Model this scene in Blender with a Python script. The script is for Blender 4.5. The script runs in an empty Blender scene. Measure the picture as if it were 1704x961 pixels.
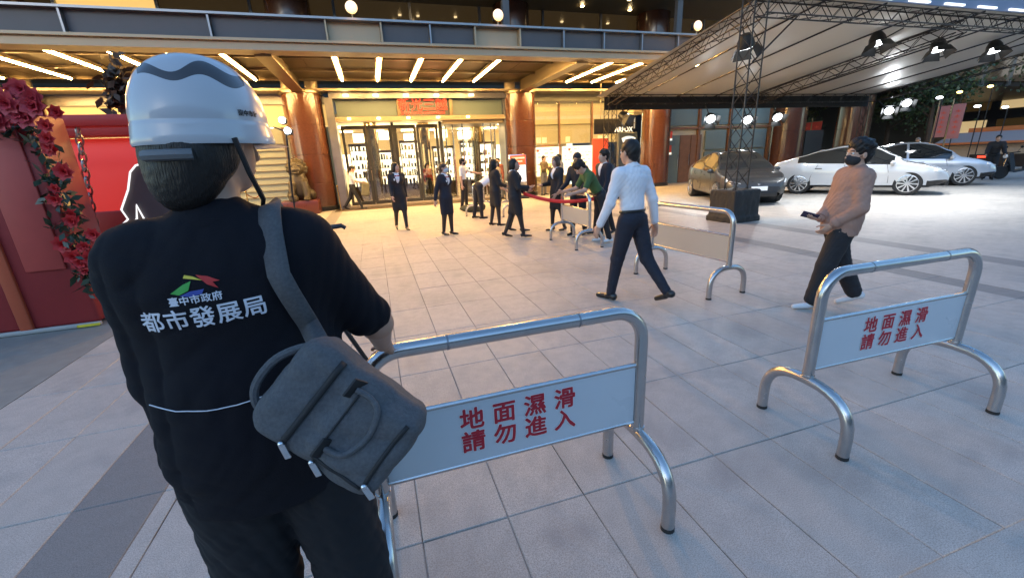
import bpy, bmesh, math, random
import numpy as np
from mathutils import Vector, Matrix, Euler
from mathutils.bvhtree import BVHTree
random.seed(7); RNG = np.random.default_rng(7)
S = bpy.context.scene; COL = S.collection
R = math.radians; PI = math.pi

# ------------------------------------------------------------------ camera
cd = bpy.data.cameras.new('camera'); cam = bpy.data.objects.new('camera', cd); COL.objects.link(cam)
cd.sensor_width = 36.0; cd.lens = 14.748; cd.clip_start = 0.05; cd.clip_end = 600
_r = Vector((0.9507355, -0.3065803, -0.0459416)); _d = Vector((-0.1319073, -0.2659616, -0.9549162)); _f = Vector((0.2805397, 0.9139327, -0.2932993))
mw = Matrix((( _r.x, -_d.x, -_f.x, 0.0), (_r.y, -_d.y, -_f.y, 0.0), (_r.z, -_d.z, -_f.z, 1.642), (0, 0, 0, 1)))
cam.matrix_world = mw; S.camera = cam

# ------------------------------------------------------------------ sky, sun, exposure
w = bpy.data.worlds.new('World'); S.world = w; w.use_nodes = True
nt = w.node_tree; bg = nt.nodes['Background']
sky = nt.nodes.new('ShaderNodeTexSky'); sky.sky_type = 'NISHITA'; sky.sun_disc = False
SUN_EL, SUN_AZ = 9.0, 215.0
sky.sun_elevation = R(SUN_EL); sky.sun_rotation = R(SUN_AZ); sky.air_density = 1.0; sky.dust_density = 0.5; sky.ozone_density = 3.0
nt.links.new(sky.outputs[0], bg.inputs[0]); bg.inputs[1].default_value = 0.138
sd = bpy.data.lights.new('sun', 'SUN'); sd.energy = 0.06; sd.angle = R(30); sd.color = (1.0, 0.9, 0.82)
so = bpy.data.objects.new('sun', sd); COL.objects.link(so); so.rotation_euler = (R(90 - SUN_EL), 0, R(-SUN_AZ + 180))
S.view_settings.view_transform = 'Standard'; S.view_settings.look = 'None'; S.view_settings.gamma = 1.0
S.view_settings.use_curve_mapping = False; S.view_settings.exposure = 2.13
S.cycles.max_bounces = 6; S.cycles.transparent_max_bounces = 12; S.cycles.sample_clamp_indirect = 4.0
S.cycles.caustics_reflective = False; S.cycles.caustics_refractive = False

# ------------------------------------------------------------------ helpers
def tag(o, label=None, cat=None, group=None, kind=None):
    if label: o['label'] = label
    if cat: o['category'] = cat
    if group: o['group'] = group
    if kind: o['kind'] = kind
    return o
def thing(name, label, cat, loc=(0, 0, 0), rz=0.0, group=None):
    o = bpy.data.objects.new(name, None); COL.objects.link(o); o.empty_display_size = 0.2
    o.location = loc; o.rotation_euler = (0, 0, rz)
    return tag(o, label, cat, group)
def mk(name, v, f, mat, parent=None, smooth=False, angle=None):
    m = bpy.data.meshes.new(name); m.from_pydata([tuple(p) for p in v], [], [tuple(q) for q in f]); m.validate()
    if mat: m.materials.append(mat)
    if smooth: m.polygons.foreach_set('use_smooth', [True] * len(m.polygons))
    if smooth and angle:
        try: m.set_sharp_from_angle(angle=R(angle))
        except Exception: pass
    o = bpy.data.objects.new(name, m); COL.objects.link(o)
    if parent: o.parent = parent
    return o
def inst(o, parent, loc=None, rot=None, scale=None):
    c = o.copy(); COL.objects.link(c); c.parent = parent
    if loc is not None: c.location = loc
    if rot is not None: c.rotation_euler = rot
    if scale is not None: c.scale = scale
    return c
def copy_tree(o, parent=None):
    c = o.copy(); COL.objects.link(c); c.parent = parent
    for ch in list(o.children): copy_tree(ch, c)
    return c
def smooth_pts(P_, n=6):
    P_ = [Vector(p) for p in P_]; out = []
    for i in range(len(P_)-1):
        a, b, c, d = P_[max(i-1, 0)], P_[i], P_[i+1], P_[min(i+2, len(P_)-1)]
        for k in range(n):
            t = k/n; out.append(.5*((2*b)+(c-a)*t+(2*a-5*b+4*c-d)*t*t+(3*b-a-3*c+d)*t**3))
    return out+[P_[-1]]
class MB:
    def __init__(s): s.v = []; s.f = []
    def add(s, v, f):
        n = len(s.v); s.v += [tuple(p) for p in v]; s.f += [tuple(i + n for i in q) for q in f]; return s
    def box(s, a, b, c=0.0):
        x0, y0, z0 = a; x1, y1, z1 = b
        if c <= 0:
            return s.add([(x0,y0,z0),(x1,y0,z0),(x1,y1,z0),(x0,y1,z0),(x0,y0,z1),(x1,y0,z1),(x1,y1,z1),(x0,y1,z1)],
                [(0,3,2,1),(4,5,6,7),(0,1,5,4),(1,2,6,5),(2,3,7,6),(3,0,4,7)])
        bm = bmesh.new(); bmesh.ops.create_cube(bm, size=1)
        for vv in bm.verts: vv.co = Vector(((x0+x1)/2 + vv.co.x*(x1-x0), (y0+y1)/2 + vv.co.y*(y1-y0), (z0+z1)/2 + vv.co.z*(z1-z0)))
        bmesh.ops.bevel(bm, geom=bm.edges[:], offset=c, segments=2, affect='EDGES', profile=0.5)
        bm.verts.ensure_lookup_table(); bm.verts.index_update()
        s.add([v.co[:] for v in bm.verts], [[v.index for v in f.verts] for f in bm.faces]); bm.free(); return s
    def tube(s, pts, r, n=10, cap=True, closed=False):
        pts = [Vector(p) for p in pts]; k = len(pts); rr = r if isinstance(r, (list, tuple)) else [r]*k
        rings = []; up = None
        for i, p in enumerate(pts):
            if closed: t = (pts[(i+1) % k] - pts[i-1])
            else: t = (pts[min(i+1, k-1)] - pts[max(i-1, 0)])
            t.normalize()
            if up is None:
                up = Vector((0,0,1)) if abs(t.z) < .9 else Vector((1,0,0))
            a = up - t*up.dot(t); a.normalize(); up = a; b = t.cross(a)
            rings.append([p + (a*math.cos(2*PI*j/n) + b*math.sin(2*PI*j/n))*rr[i] for j in range(n)])
        v = [q for rg in rings for q in rg]; f = []
        for i in range(k if closed else k-1):
            i2 = (i+1) % k
            for j in range(n): f.append((i*n+j, i*n+(j+1) % n, i2*n+(j+1) % n, i2*n+j))
        if cap and not closed: f += [tuple(range(n))[::-1], tuple((k-1)*n+j for j in range(n))]
        return s.add(v, f)
    def lathe(s, prof, n=24, c=(0,0,0), axis='z'):
        v = []; f = []
        for r, z in prof:
            for j in range(n):
                a = 2*PI*j/n; p = (r*math.cos(a), r*math.sin(a), z)
                if axis == 'x': p = (p[2], p[0], p[1])
                if axis == 'y': p = (p[0], p[2], p[1])
                v.append((p[0]+c[0], p[1]+c[1], p[2]+c[2]))
        for i in range(len(prof)-1):
            for j in range(n): f.append((i*n+j, i*n+(j+1) % n, (i+1)*n+(j+1) % n, (i+1)*n+j))
        f += [tuple(range(n))[::-1], tuple((len(prof)-1)*n+j for j in range(n))]
        return s.add(v, f)
    def prism(s, poly, h, fn):
        n = len(poly); v = [fn(p[0], p[1], 0) for p in poly] + [fn(p[0], p[1], h) for p in poly]
        return s.add(v, [tuple(range(n))[::-1], tuple(range(n, 2*n))] + [(i, (i+1) % n, n+(i+1) % n, n+i) for i in range(n)])
    def ball(s, c, r, n=12, m=8):
        r = r if isinstance(r, (tuple, list)) else (r, r, r); v = []; f = []
        for i in range(m+1):
            t = PI*i/m; t = min(max(t, 1e-3), PI-1e-3)
            for j in range(n):
                a = 2*PI*j/n; v.append((c[0]+r[0]*math.sin(t)*math.cos(a), c[1]+r[1]*math.sin(t)*math.sin(a), c[2]-r[2]*math.cos(t)))
        for i in range(m):
            for j in range(n): f.append((i*n+j, i*n+(j+1) % n, (i+1)*n+(j+1) % n, (i+1)*n+j))
        return s.add(v, f)
    def build(s, name, mat, parent=None, smooth=False, angle=35):
        return mk(name, s.v, s.f, mat, parent, smooth, angle if smooth else None)
def bx(name, a, b, mat, parent=None, c=0.0): return MB().box(a, b, c).build(name, mat, parent, smooth=c > 0, angle=50)

# ------------------------------------------------------------------ materials
MATS = {}
def mat(name, col, rough=0.5, metal=0.0, var=0.0, scale=8.0, bump=0.0, bscale=60.0, emit=None, estr=0.0, coat=0.0, spec=0.5, coords='Object', sheen=0.0, stretch=None):
    if name in MATS: return MATS[name]
    m = bpy.data.materials.new(name); m.use_nodes = True; n = m.node_tree; L = n.links; b = n.nodes['Principled BSDF']
    b.inputs['Base Color'].default_value = (*col, 1); b.inputs['Roughness'].default_value = rough; b.inputs['Metallic'].default_value = metal
    b.inputs['Coat Weight'].default_value = coat; b.inputs['Specular IOR Level'].default_value = spec; b.inputs['Sheen Weight'].default_value = sheen
    tc = n.nodes.new('ShaderNodeTexCoord'); src = tc.outputs[coords]
    if stretch: mp = n.nodes.new('ShaderNodeMapping'); mp.inputs['Scale'].default_value = stretch; L.new(src, mp.inputs[0]); src = mp.outputs[0]
    if var > 0:
        no = n.nodes.new('ShaderNodeTexNoise'); no.inputs['Scale'].default_value = scale; no.inputs['Detail'].default_value = 5; L.new(src, no.inputs[0])
        mx = n.nodes.new('ShaderNodeMix'); mx.data_type = 'RGBA'; L.new(no.outputs[0], mx.inputs[0])
        mx.inputs[6].default_value = (*[c*(1-var) for c in col], 1); mx.inputs[7].default_value = (*[min(c*(1+var), 1) for c in col], 1); L.new(mx.outputs[2], b.inputs['Base Color'])
        mr = n.nodes.new('ShaderNodeMapRange'); mr.inputs[3].default_value = max(rough-.08, .02); mr.inputs[4].default_value = min(rough+.08, 1); L.new(no.outputs[0], mr.inputs[0]); L.new(mr.outputs[0], b.inputs['Roughness'])
    if bump > 0:
        n2 = n.nodes.new('ShaderNodeTexNoise'); n2.inputs['Scale'].default_value = bscale; n2.inputs['Detail'].default_value = 4; L.new(src, n2.inputs[0])
        bp = n.nodes.new('ShaderNodeBump'); bp.inputs['Strength'].default_value = bump; bp.inputs['Distance'].default_value = .01; L.new(n2.outputs[0], bp.inputs['Height']); L.new(bp.outputs[0], b.inputs['Normal'])
    if emit: b.inputs['Emission Color'].default_value = (*emit, 1); b.inputs['Emission Strength'].default_value = estr
    MATS[name] = m; return m
def glassmat(name, tint=(1, 1, 1), rough=0.02, refl=0.12, alpha=0.0):
    if name in MATS: return MATS[name]
    m = bpy.data.materials.new(name); m.use_nodes = True; n = m.node_tree; L = n.links; n.nodes.remove(n.nodes['Principled BSDF'])
    tr = n.nodes.new('ShaderNodeBsdfTransparent'); tr.inputs[0].default_value = (*tint, 1)
    gl = n.nodes.new('ShaderNodeBsdfGlossy'); gl.inputs['Roughness'].default_value = rough
    lw = n.nodes.new('ShaderNodeFresnel'); lw.inputs[0].default_value = 1.5
    mr = n.nodes.new('ShaderNodeMath'); mr.operation = 'ADD'; mr.inputs[1].default_value = refl; mr.use_clamp = True; L.new(lw.outputs[0], mr.inputs[0])
    mx = n.nodes.new('ShaderNodeMixShader'); L.new(mr.outputs[0], mx.inputs[0]); L.new(tr.outputs[0], mx.inputs[1]); L.new(gl.outputs[0], mx.inputs[2])
    L.new(mx.outputs[0], n.nodes['Material Output'].inputs[0]); MATS[name] = m; return m
def emis(name, col, s):
    return mat(name, (.8, .8, .8), emit=col, estr=s)

def text_mesh(body, size, offset=0.0, extrude=0.0, spacing=1.0, shear=0.0):
    c = bpy.data.curves.new('lettering', 'FONT'); c.body = body; c.size = size; c.offset = offset; c.extrude = extrude; c.space_character = spacing; c.shear = shear
    c.align_x = 'CENTER'; c.align_y = 'CENTER'; c.resolution_u = 3
    o = bpy.data.objects.new('lettering', c); COL.objects.link(o)
    dg = bpy.context.evaluated_depsgraph_get(); dg.update(); m = bpy.data.meshes.new_from_object(o.evaluated_get(dg))
    bpy.data.objects.remove(o); bpy.data.curves.remove(c); return m
def embolden(m, d, n=8):                                               # thicken strokes by stacking shifted copies, each a hair apart
    if d <= 0: return m
    bm = bmesh.new()
    for k in range(n+1):
        c = m.copy(); a = 2*PI*k/n; s_ = 0 if k == n else d; c.transform(Matrix.Translation((s_*math.cos(a), s_*math.sin(a), k*.00012))); bm.from_mesh(c); bpy.data.meshes.remove(c)
    bm.to_mesh(m); bm.free(); return m
def text_obj(name, body, size, material, parent, M4, offset=0.0, extrude=0.0, spacing=1.0, shear=0.0):
    m = text_mesh(body, size, 0.0, extrude, spacing, shear); m = embolden(m, offset); m.materials.clear(); m.materials.append(material)
    m.transform(M4); o = bpy.data.objects.new(name, m); COL.objects.link(o); o.parent = parent; return o
FACE = Matrix(((1,0,0,0),(0,0,-1,0),(0,1,0,0),(0,0,0,1)))          # flat lettering stood up to face -Y
# ================================================================== GROUND
def paving_material():
    m = bpy.data.materials.new('granite_paving'); m.use_nodes = True; n = m.node_tree; L = n.links; b = n.nodes['Principled BSDF']
    ge = n.nodes.new('ShaderNodeNewGeometry'); sx = n.nodes.new('ShaderNodeSeparateXYZ'); L.new(ge.outputs['Position'], sx.inputs[0])
    def M(op, a, c=None, d=None):
        q = n.nodes.new('ShaderNodeMath'); q.operation = op
        for i, x in enumerate((a, c, d)):
            if x is None: continue
            if isinstance(x, (int, float)): q.inputs[i].default_value = x
            else: L.new(x, q.inputs[i])
        return q.outputs[0]
    def mix(fac, A, B):
        q = n.nodes.new('ShaderNodeMix'); q.data_type = 'RGBA'
        for i, x in ((0, fac), (6, A), (7, B)):
            if isinstance(x, tuple): q.inputs[i].default_value = (*x, 1)
            elif isinstance(x, float): q.inputs[i].default_value = x
            else: L.new(x, q.inputs[i])
        return q.outputs[2]
    def noise(sc, det=4, rough=.6):
        q = n.nodes.new('ShaderNodeTexNoise'); q.inputs['Scale'].default_value = sc; q.inputs['Detail'].default_value = det; q.inputs['Roughness'].default_value = rough
        L.new(ge.outputs['Position'], q.inputs[0]); return q.outputs[0]
    def ramp(x, a, c):
        q = n.nodes.new('ShaderNodeMapRange'); q.inputs[1].default_value = a; q.inputs[2].default_value = c; L.new(x, q.inputs[0]); return q.outputs[0]
    X, Y = sx.outputs[0], sx.outputs[1]
    fine, mid, big = noise(190, 3), noise(9, 6), noise(.9, 5)
    oi = n.nodes.new('ShaderNodeObjectInfo')
    base = mix(ramp(fine, .38, .62), (.34, .305, .262), (.62, .575, .515))
    base = mix(M('MULTIPLY', ramp(mid, .42, .7), .4), base, (.33, .305, .275))
    base = mix(M('MULTIPLY', ramp(big, .5, .75), .4), base, (.33, .315, .30))
    base = mix(M('MULTIPLY', oi.outputs['Random'], .3), base, (.33, .295, .255))
    # darker stone bands laid in the paving
    def inside(a, c): return M('MULTIPLY', M('GREATER_THAN', X, a), M('LESS_THAN', X, c))
    band = M('ADD', M('ADD', inside(-1.72, -1.31), inside(6.3, 6.64)), inside(7.92, 8.33)); band = M('MINIMUM', band, 1.0)
    base = mix(M('MULTIPLY', band, .8), base, mix(ramp(fine, .35, .65), (.13, .125, .12), (.21, .2, .19)))
    left = M('LESS_THAN', X, -2.95)
    base = mix(M('MULTIPLY', left, .85), base, mix(ramp(mid, .35, .65), (.17, .18, .165), (.24, .25, .225)))
    # fine joints on the far field, where single slabs are not laid
    def joint(x, off, per, wid):
        fr = M('FRACT', M('DIVIDE', M('SUBTRACT', x, off), per)); dd = M('MINIMUM', fr, M('SUBTRACT', 1.0, fr)); return M('LESS_THAN', dd, wid/per)
    j = M('MAXIMUM', joint(X, -.002, .407, .004), joint(Y, 1.565, .825, .006))
    zone = M('MULTIPLY', inside(-2.95, 6.64), M('MULTIPLY', M('GREATER_THAN', Y, .7), M('LESS_THAN', Y, 9.8)))
    far = M('MULTIPLY', j, M('SUBTRACT', 1.0, zone)); base = mix(M('MULTIPLY', far, .35), base, (.24, .215, .19))
    # blotchy water stains
    st = noise(2.3, 3, .5); base = mix(M('MULTIPLY', ramp(st, .56, .7), .38), base, (.23, .22, .21))
    vo = n.nodes.new('ShaderNodeTexVoronoi'); vo.inputs['Scale'].default_value = 1.7; L.new(ge.outputs['Position'], vo.inputs[0]); sc_ = n.nodes.new('ShaderNodeSeparateXYZ'); L.new(vo.outputs['Color'], sc_.inputs[0])
    gum = M('LESS_THAN', vo.outputs['Distance'], M('MULTIPLY', M('POWER', sc_.outputs[0], 3.0), .05)); base = mix(M('MULTIPLY', gum, .5), base, (.13, .12, .115))
    s2 = noise(.55, 6, .7); base = mix(M('MULTIPLY', ramp(s2, .5, .66), .5), base, (.25, .232, .21))
    L.new(base, b.inputs['Base Color'])
    rr = n.nodes.new('ShaderNodeMapRange'); rr.inputs[3].default_value = .42; rr.inputs[4].default_value = .72; L.new(mid, rr.inputs[0]); L.new(rr.outputs[0], b.inputs['Roughness'])
    bp = n.nodes.new('ShaderNodeBump'); bp.inputs['Strength'].default_value = .12; bp.inputs['Distance'].default_value = .004; L.new(fine, bp.inputs['Height']); L.new(bp.outputs[0], b.inputs['Normal'])
    return m
PAVE = paving_material()
JOINT = mat('joint_mortar', (.3, .275, .245), .9, var=.3, scale=2.2)
def _dirty_joint(m):
    n = m.node_tree; b = n.nodes['Principled BSDF']; src = b.inputs['Base Color'].links[0].from_socket; no = n.nodes.new('ShaderNodeTexNoise'); no.inputs['Scale'].default_value = 1.5; no.inputs['Detail'].default_value = 3; tc = n.nodes.new('ShaderNodeNewGeometry'); n.links.new(tc.outputs['Position'], no.inputs[0])
    rp = n.nodes.new('ShaderNodeMapRange'); rp.inputs[1].default_value = .47; rp.inputs[2].default_value = .56; n.links.new(no.outputs[0], rp.inputs[0]); mx = n.nodes.new('ShaderNodeMix'); mx.data_type = 'RGBA'; n.links.new(rp.outputs[0], mx.inputs[0]); n.links.new(src, mx.inputs[6]); mx.inputs[7].default_value = (.03, .026, .022, 1); n.links.new(mx.outputs[2], b.inputs['Base Color'])
_dirty_joint(JOINT)
# one sheet to the horizon; a sunk bed of joint mortar where single slabs are laid
gx = [-300, -2.95, 6.64, 300]; gy = [-60, .74, 9.815, 400]
gv = [(x, y, -.0) for y in gy for x in gx]; gf = [(j*4+i, j*4+i+1, (j+1)*4+i+1, (j+1)*4+i) for j in range(3) for i in range(3) if not (i == 1 and j == 1)]
ground = mk('ground', gv, gf, PAVE); tag(ground, kind='structure')
bed = mk('mortar_bed', [(-2.95, .74, -.006), (6.64, .74, -.006), (6.64, 9.815, -.006), (-2.95, 9.815, -.006)], [(0, 1, 2, 3)], JOINT, ground)
cols = [-2.95, -2.54, -2.13, -1.72, -1.31, -1.223] + [-.002 + .407*k for k in range(-2, 17)]; cols[-1] = 6.64
rows = [1.565 + .825*k for k in range(-1, 11)]
slab = MB()
slab.add([(-.5,-.5,-.03),(.5,-.5,-.03),(.5,.5,-.03),(-.5,.5,-.03)]+[(-.5,-.5,-.004),(.5,-.5,-.004),(.5,.5,-.004),(-.5,.5,-.004)]+[(-.49,-.495,0),(.49,-.495,0),(.49,.495,0),(-.49,.495,0)],
    [(0,1,5,4),(1,2,6,5),(2,3,7,6),(3,0,4,7),(4,5,9,8),(5,6,10,9),(6,7,11,10),(7,4,8,11),(8,9,10,11)])
sl0 = None
for i in range(len(cols)-1):
    for j in range(len(rows)-1):
        wx, wy = cols[i+1]-cols[i], rows[j+1]-rows[j]
        if sl0 is None: o = sl0 = slab.build('paver', PAVE, ground)
        else: o = inst(sl0, ground)
        o.location = ((cols[i]+cols[i+1])/2, (rows[j]+rows[j+1])/2, random.uniform(-.0012, .0012)); o.scale = (wx-random.uniform(.003, .0055), wy-random.uniform(.003, .006), 1)
        o.rotation_euler = (random.uniform(-.001, .001), random.uniform(-.001, .001), random.uniform(-.0015, .0015))

# ================================================================== DEPARTMENT STORE
G_COL = mat('red_granite', (.085, .032, .018), .2, var=.3, scale=14, bump=.01, coat=.3)
G_STEEL = mat('bronze_steel', (.24, .19, .12), .35, .8, var=.12, scale=3)
G_SOFFIT = mat('canopy_soffit_panel', (.10, .072, .042), .5, .2, var=.1, scale=1.5)
G_GREY = mat('grey_steel', (.28, .28, .29), .35, .8, var=.15, scale=4)
G_BLUE = mat('blue_grey_panel', (.075, .074, .08), .5, .1, var=.2, scale=2)
G_CREAM = mat('cream_panel', (.58, .5, .33), .45, var=.06, scale=2)
G_BEIGE = mat('beige_metal_panel', (.36, .29, .19), .4, .2, var=.06, scale=3)
G_FROST = mat('frosted_panel', (.14, .185, .18), .35, var=.05, scale=2)
G_WOOD = mat('brown_wood', (.19, .085, .04), .35, var=.35, scale=5)
G_DARK = mat('dark_metal', (.03, .03, .032), .35, .5, var=.2)
G_CHROME = mat('polished_steel', (.55, .55, .55), .13, 1.0, var=.1, scale=6)
G_GLASS = glassmat('clear_glass', (.97, .98, .96), refl=.12)
G_DGLASS = mat('dark_facade_glass', (.035, .032, .022), .08, 0, var=.3, scale=.6, coat=.6, emit=(1, .6, .22), estr=.007)  # faint emission paints a warm indoor glow onto the dark panes
TUBE = emis('warm_tube_light', (1.0, .58, .19), 42.0)
DOWN = emis('warm_downlight', (1.0, .72, .36), 5.0)
LITWALL = mat('backlit_cream_wall', (.5, .38, .18), .5, var=.05, emit=(1.0, .6, .18), estr=.22)
store = thing('department_store', 'brown granite department store with a lit steel canopy over glass doors', 'building', (0, 20, 0))
def P(*a): return (a[0], a[1]-20, a[2])
def sb(name, a, b, m, parent=None, c=0): return bx(name, P(*a), P(*b), m, parent or store, c)
# columns
def column(x, y, top, r=.72, rings=4):
    e = MB().lathe([(r*.97, 0), (r*.97, top)], 32).build('column', G_COL, store, True); e.location = P(x, y, 0)
    hgt = (top-.1)/rings
    for k in range(rings):
        p = MB().lathe([(r-.006, k*hgt+.012), (r, k*hgt+.02), (r, (k+1)*hgt-.02), (r-.006, (k+1)*hgt-.012)], 40).build('cladding_ring', G_COL, e, True)
    MB().lathe([(r*.9, top-.08), (r+.07, top-.05), (r+.07, top+.02), (r*.9, top+.05)], 40).build('column_cap', G_STEEL, e, True)
    MB().lathe([(r+.03, 0), (r+.03, .16), (r, .18)], 40).build('column_base', G_DARK, e, True)
    for s in (-1, 1):
        MB().lathe([(.24, top), (.24, top+.75)], 20, (s*.42, 0, 0)).build('canopy_post', G_BEIGE, e, True)
for x in (-11.1, -2.25, 6.75, 14.1): column(x, 19.55, 4.5)
for x in (23.4, 28.6): column(x, 19.9, 5.1, .85)
# canopy ------------------------------------------------------------
canopy = sb('canopy', (-20, 13.2, 5.0), (15.5, 20.6, 5.1), G_SOFFIT)
for i in range(26):                                                   # soffit panels between the purlins
    x0 = -16 + i*1.2
    for y0, y1 in ((13.5, 15.5), (15.55, 17.35), (17.4, 19.1)):
        sb('soffit_panel', (x0+.01, y0, 4.965), (x0+1.19, y1-.02, 4.99), G_SOFFIT, canopy)
for y in (15.5, 17.35, 19.15):
    sb('purlin', (-20, y-.04, 4.88), (15.5, y+.04, 4.985), G_STEEL, canopy)
for x in (-11.1, -2.25, 6.75, 14.1):
    o = MB().box(P(x-.05, 13.3, 4.5), P(x+.05, 19.2, 4.98)).box(P(x-.2, 13.3, 4.45), P(x+.2, 19.2, 4.5)).build('girder', G_STEEL, canopy)
# fascia: an I-beam with panels between stiffeners
sb('fascia_flange', (-20, 12.86, 5.24), (15.5, 13.25, 5.29), G_GREY, canopy); sb('fascia_flange', (-20, 12.86, 4.7), (15.5, 13.25, 4.76), G_BEIGE, canopy)
sb('fascia_soffit', (-20, 12.95, 4.52), (15.5, 13.5, 4.69), G_BEIGE, canopy)
edges = [-20, -17.2, -14.4, -11.6, -8.8, -6.0, -3.2, -.63, .72, 2.0, 3.25, 4.58, 5.95, 7.3, 8.65, 10.0, 11.4, 12.8, 14.2, 15.5]
for a, b in zip(edges, edges[1:]):
    lit = (a, b) in ((-.63, .72), (3.25, 4.58))  # beige on these two panels stands in for the floodlights' warm light
    sb('fascia_panel', (a+.03, 13.08 if lit else 13.02, 4.77), (b-.03, 13.12 if lit else 13.06, 5.235), G_BEIGE if lit else G_BLUE, canopy)
    sb('stiffener', (a-.02, 12.9, 4.762), (a+.02, 13.14, 5.238), G_BEIGE if (lit or a in (.72, 4.58)) else G_GREY, canopy)
sb('wall_ledge', (-20, 19.0, 4.52), (15.5, 19.9, 4.6), G_BEIGE, canopy)
t0 = None
for x in (-10.6, -8.9, -7.4, -6.1, -4.8, -3.55, -.62, .67, 1.95, 3.22, 4.5, 7.4, 8.7, 9.95, 11.2, 12.5):
    if t0 is None:
        t0 = MB().tube([(0, -1.95, 0), (0, 1.95, 0)], .038, 12).build('light_tube', TUBE, canopy, True)
        t1 = MB().box((-.1, -2.05, .06), (.1, 2.05, .1)).box((-.1, -2.05, .0), (-.085, 2.05, .06)).box((.085, -2.05, .0), (.1, 2.05, .06)).build('tube_holder', G_STEEL, canopy)  # trough shape added to keep tube light off the soffit
        t0.location = P(x, 16.7, 4.82); t1.location = P(x, 16.7, 4.82)
    else:
        inst(t0, canopy, P(x, 16.7, 4.82)); inst(t1, canopy, P(x, 16.7, 4.82))
# upper storeys -----------------------------------------------------
up = sb('upper_wall', (-30, 20.75, 5.1), (62, 36, 15), G_DARK)
for i in range(-10, 21):
    x = i*3.0 - .6
    for z0, z1 in ((5.4, 8.6), (8.8, 11.9)):
        sb('window_pane', (x+.05, 20.6, z0), (x+2.95, 20.63, z1), LITWALL if (i in (-3,) and z0 < 6) else G_DGLASS, up)
    sb('mullion', (x-.05, 20.48, 5.1), (x+.05, 20.7, 12), G_GREY, up)
for z in (8.7,): sb('spandrel', (-30, 20.5, z-.1), (62, 20.72, z+.1), G_GREY, up)
for x in (-11.1, -2.25, 6.75, 14.1, 23.4):
    o = MB().lathe([(.8, 5.3), (.8, 12)], 32).build('upper_column', G_COL, up, True); o.location = P(x, 20.2, 0)
for x, y in ((2.1, 19.3), (2.9, 19.3), (4.6, 19.4), (9.9, 19.5), (12.4, 19.6), (1.9, 18.4), (2.75, 18.5), (11.6, 18.4)):
    sb('soffit_spotlight', (x-.06, y-.06, 8.02), (x+.06, y+.06, 8.06), DOWN, up)
sb('upper_soffit', (-30, 17.2, 8.1), (30, 20.5, 8.2), mat('upper_soffit_panel', (.16, .13, .08), .4, var=.2, scale=1), up)
sb('upper_fascia', (-30, 17.0, 8.05), (30, 17.2, 8.9), G_GREY, up)
for x in (5.6, 13.4): sb('upper_post', (x-.13, 17.3, 5.3), (x+.13, 17.5, 8.1), G_BLUE, up)
# entrance portal ---------------------------------------------------
portal = sb('entrance_portal', (-1.25, 19.3, 4.28), (6.2, 20.4, 4.5), G_GREY)
sb('portal_jamb', (-1.42, 19.2, 0), (-1.12, 20.4, 4.3), G_GREY, portal); sb('portal_jamb', (5.98, 19.4, 0), (6.14, 20.4, 4.3), G_GREY, portal)
for a, b in ((-1.05, 1.35), (1.5, 3.55), (3.7, 5.95)): sb('header_panel', (a, 19.62, 3.62), (b, 19.7, 4.26), G_FROST, portal)
for x in (1.42, 3.62): sb('header_post', (x-.07, 19.5, 3.5), (x+.07, 19.75, 4.28), G_STEEL, portal)
sb('door_lintel', (-1.12, 19.35, 3.42), (5.98, 19.75, 3.6), G_BEIGE, portal)
for x in (-.6, .55, 1.75, 3.0, 4.3): sb('lintel_spotlight', (x-.06, 19.3, 3.5), (x+.06, 19.345, 3.56), DOWN, portal); 
for x in (-.6, .55, 1.75, 3.0, 4.5): sb('portal_spotlight', (x-.1, 19.25, 4.36), (x+.1, 19.295, 4.42), DOWN, portal)
RED = mat('red_sign_letters', (.7, .03, .02), .4, emit=(1.0, .08, .03), estr=.17)
sg = text_obj('sign_letters', '新光三越', .52, RED, portal, Matrix.Translation(P(2.42, 19.46, 4.02)) @ FACE, offset=.005, extrude=.015, spacing=1.0)
text_obj('sign_letters', 'SHIN KONG MITSUKOSHI', .15, RED, portal, Matrix.Translation(P(2.42, 19.46, 3.72)) @ FACE, offset=.003, extrude=.012, spacing=1.08)
# doors: a revolving drum at the right, swing leaves at the left
G_FRAME = mat('dark_bronze_frame', (.055, .055, .055), .35, .4, var=.2)
def leaf(x0, x1, y, ht=3.3, fw=.11, m=G_FRAME):
    d = MB().box(P(x0, y-.05, 0.02), P(x0+fw, y+.05, ht)).box(P(x1-fw, y-.05, .02), P(x1, y+.05, ht)).box(P(x0+fw, y-.05, ht-.14), P(x1-fw, y+.05, ht)).box(P(x0+fw, y-.05, .02), P(x1-fw, y+.05, .2)).build('door', m, store)
    bx('door_pane', P(x0+fw, y-.008, .2), P(x1-fw, y+.008, ht-.14), G_GLASS, d)
    MB().tube([P(x1-fw-.05, y-.1, .8), P(x1-fw-.05, y-.1, 1.6)], .02, 8).build('door_handle', G_CHROME, d, True)
for a, b in ((-1.0, -.02), (.0, 1.0), (1.12, 2.05), (2.07, 3.0)): leaf(a, b, 19.85)
for x in (1.06, 3.1): sb('door_post', (x-.06, 19.7, 0), (x+.06, 20.0, 3.4), G_FRAME)
dr = sb('revolving_door_canopy', (3.2, 19.5, 3.28), (5.95, 21.6, 3.42), G_BEIGE)
for k in range(9):
    a = PI + PI*k/8; x, y = 4.55+1.25*math.cos(a), 20.55+1.0*math.sin(a)
    if k not in (4,): MB().tube([P(x, y, .0), P(x, y, 3.28)], .03, 8).build('door_post', G_CHROME, dr, True)
for k in (0, 1, 2, 5, 6, 7):
    a0, a1 = PI+PI*k/8, PI+PI*(k+1)/8
    v = [P(4.55+1.25*math.cos(a), 20.55+1.0*math.sin(a), z) for z in (.1, 3.25) for a in (a0, a1)]
    mk('curved_pane', v, [(0, 1, 3, 2)], G_GLASS, dr)
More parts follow.
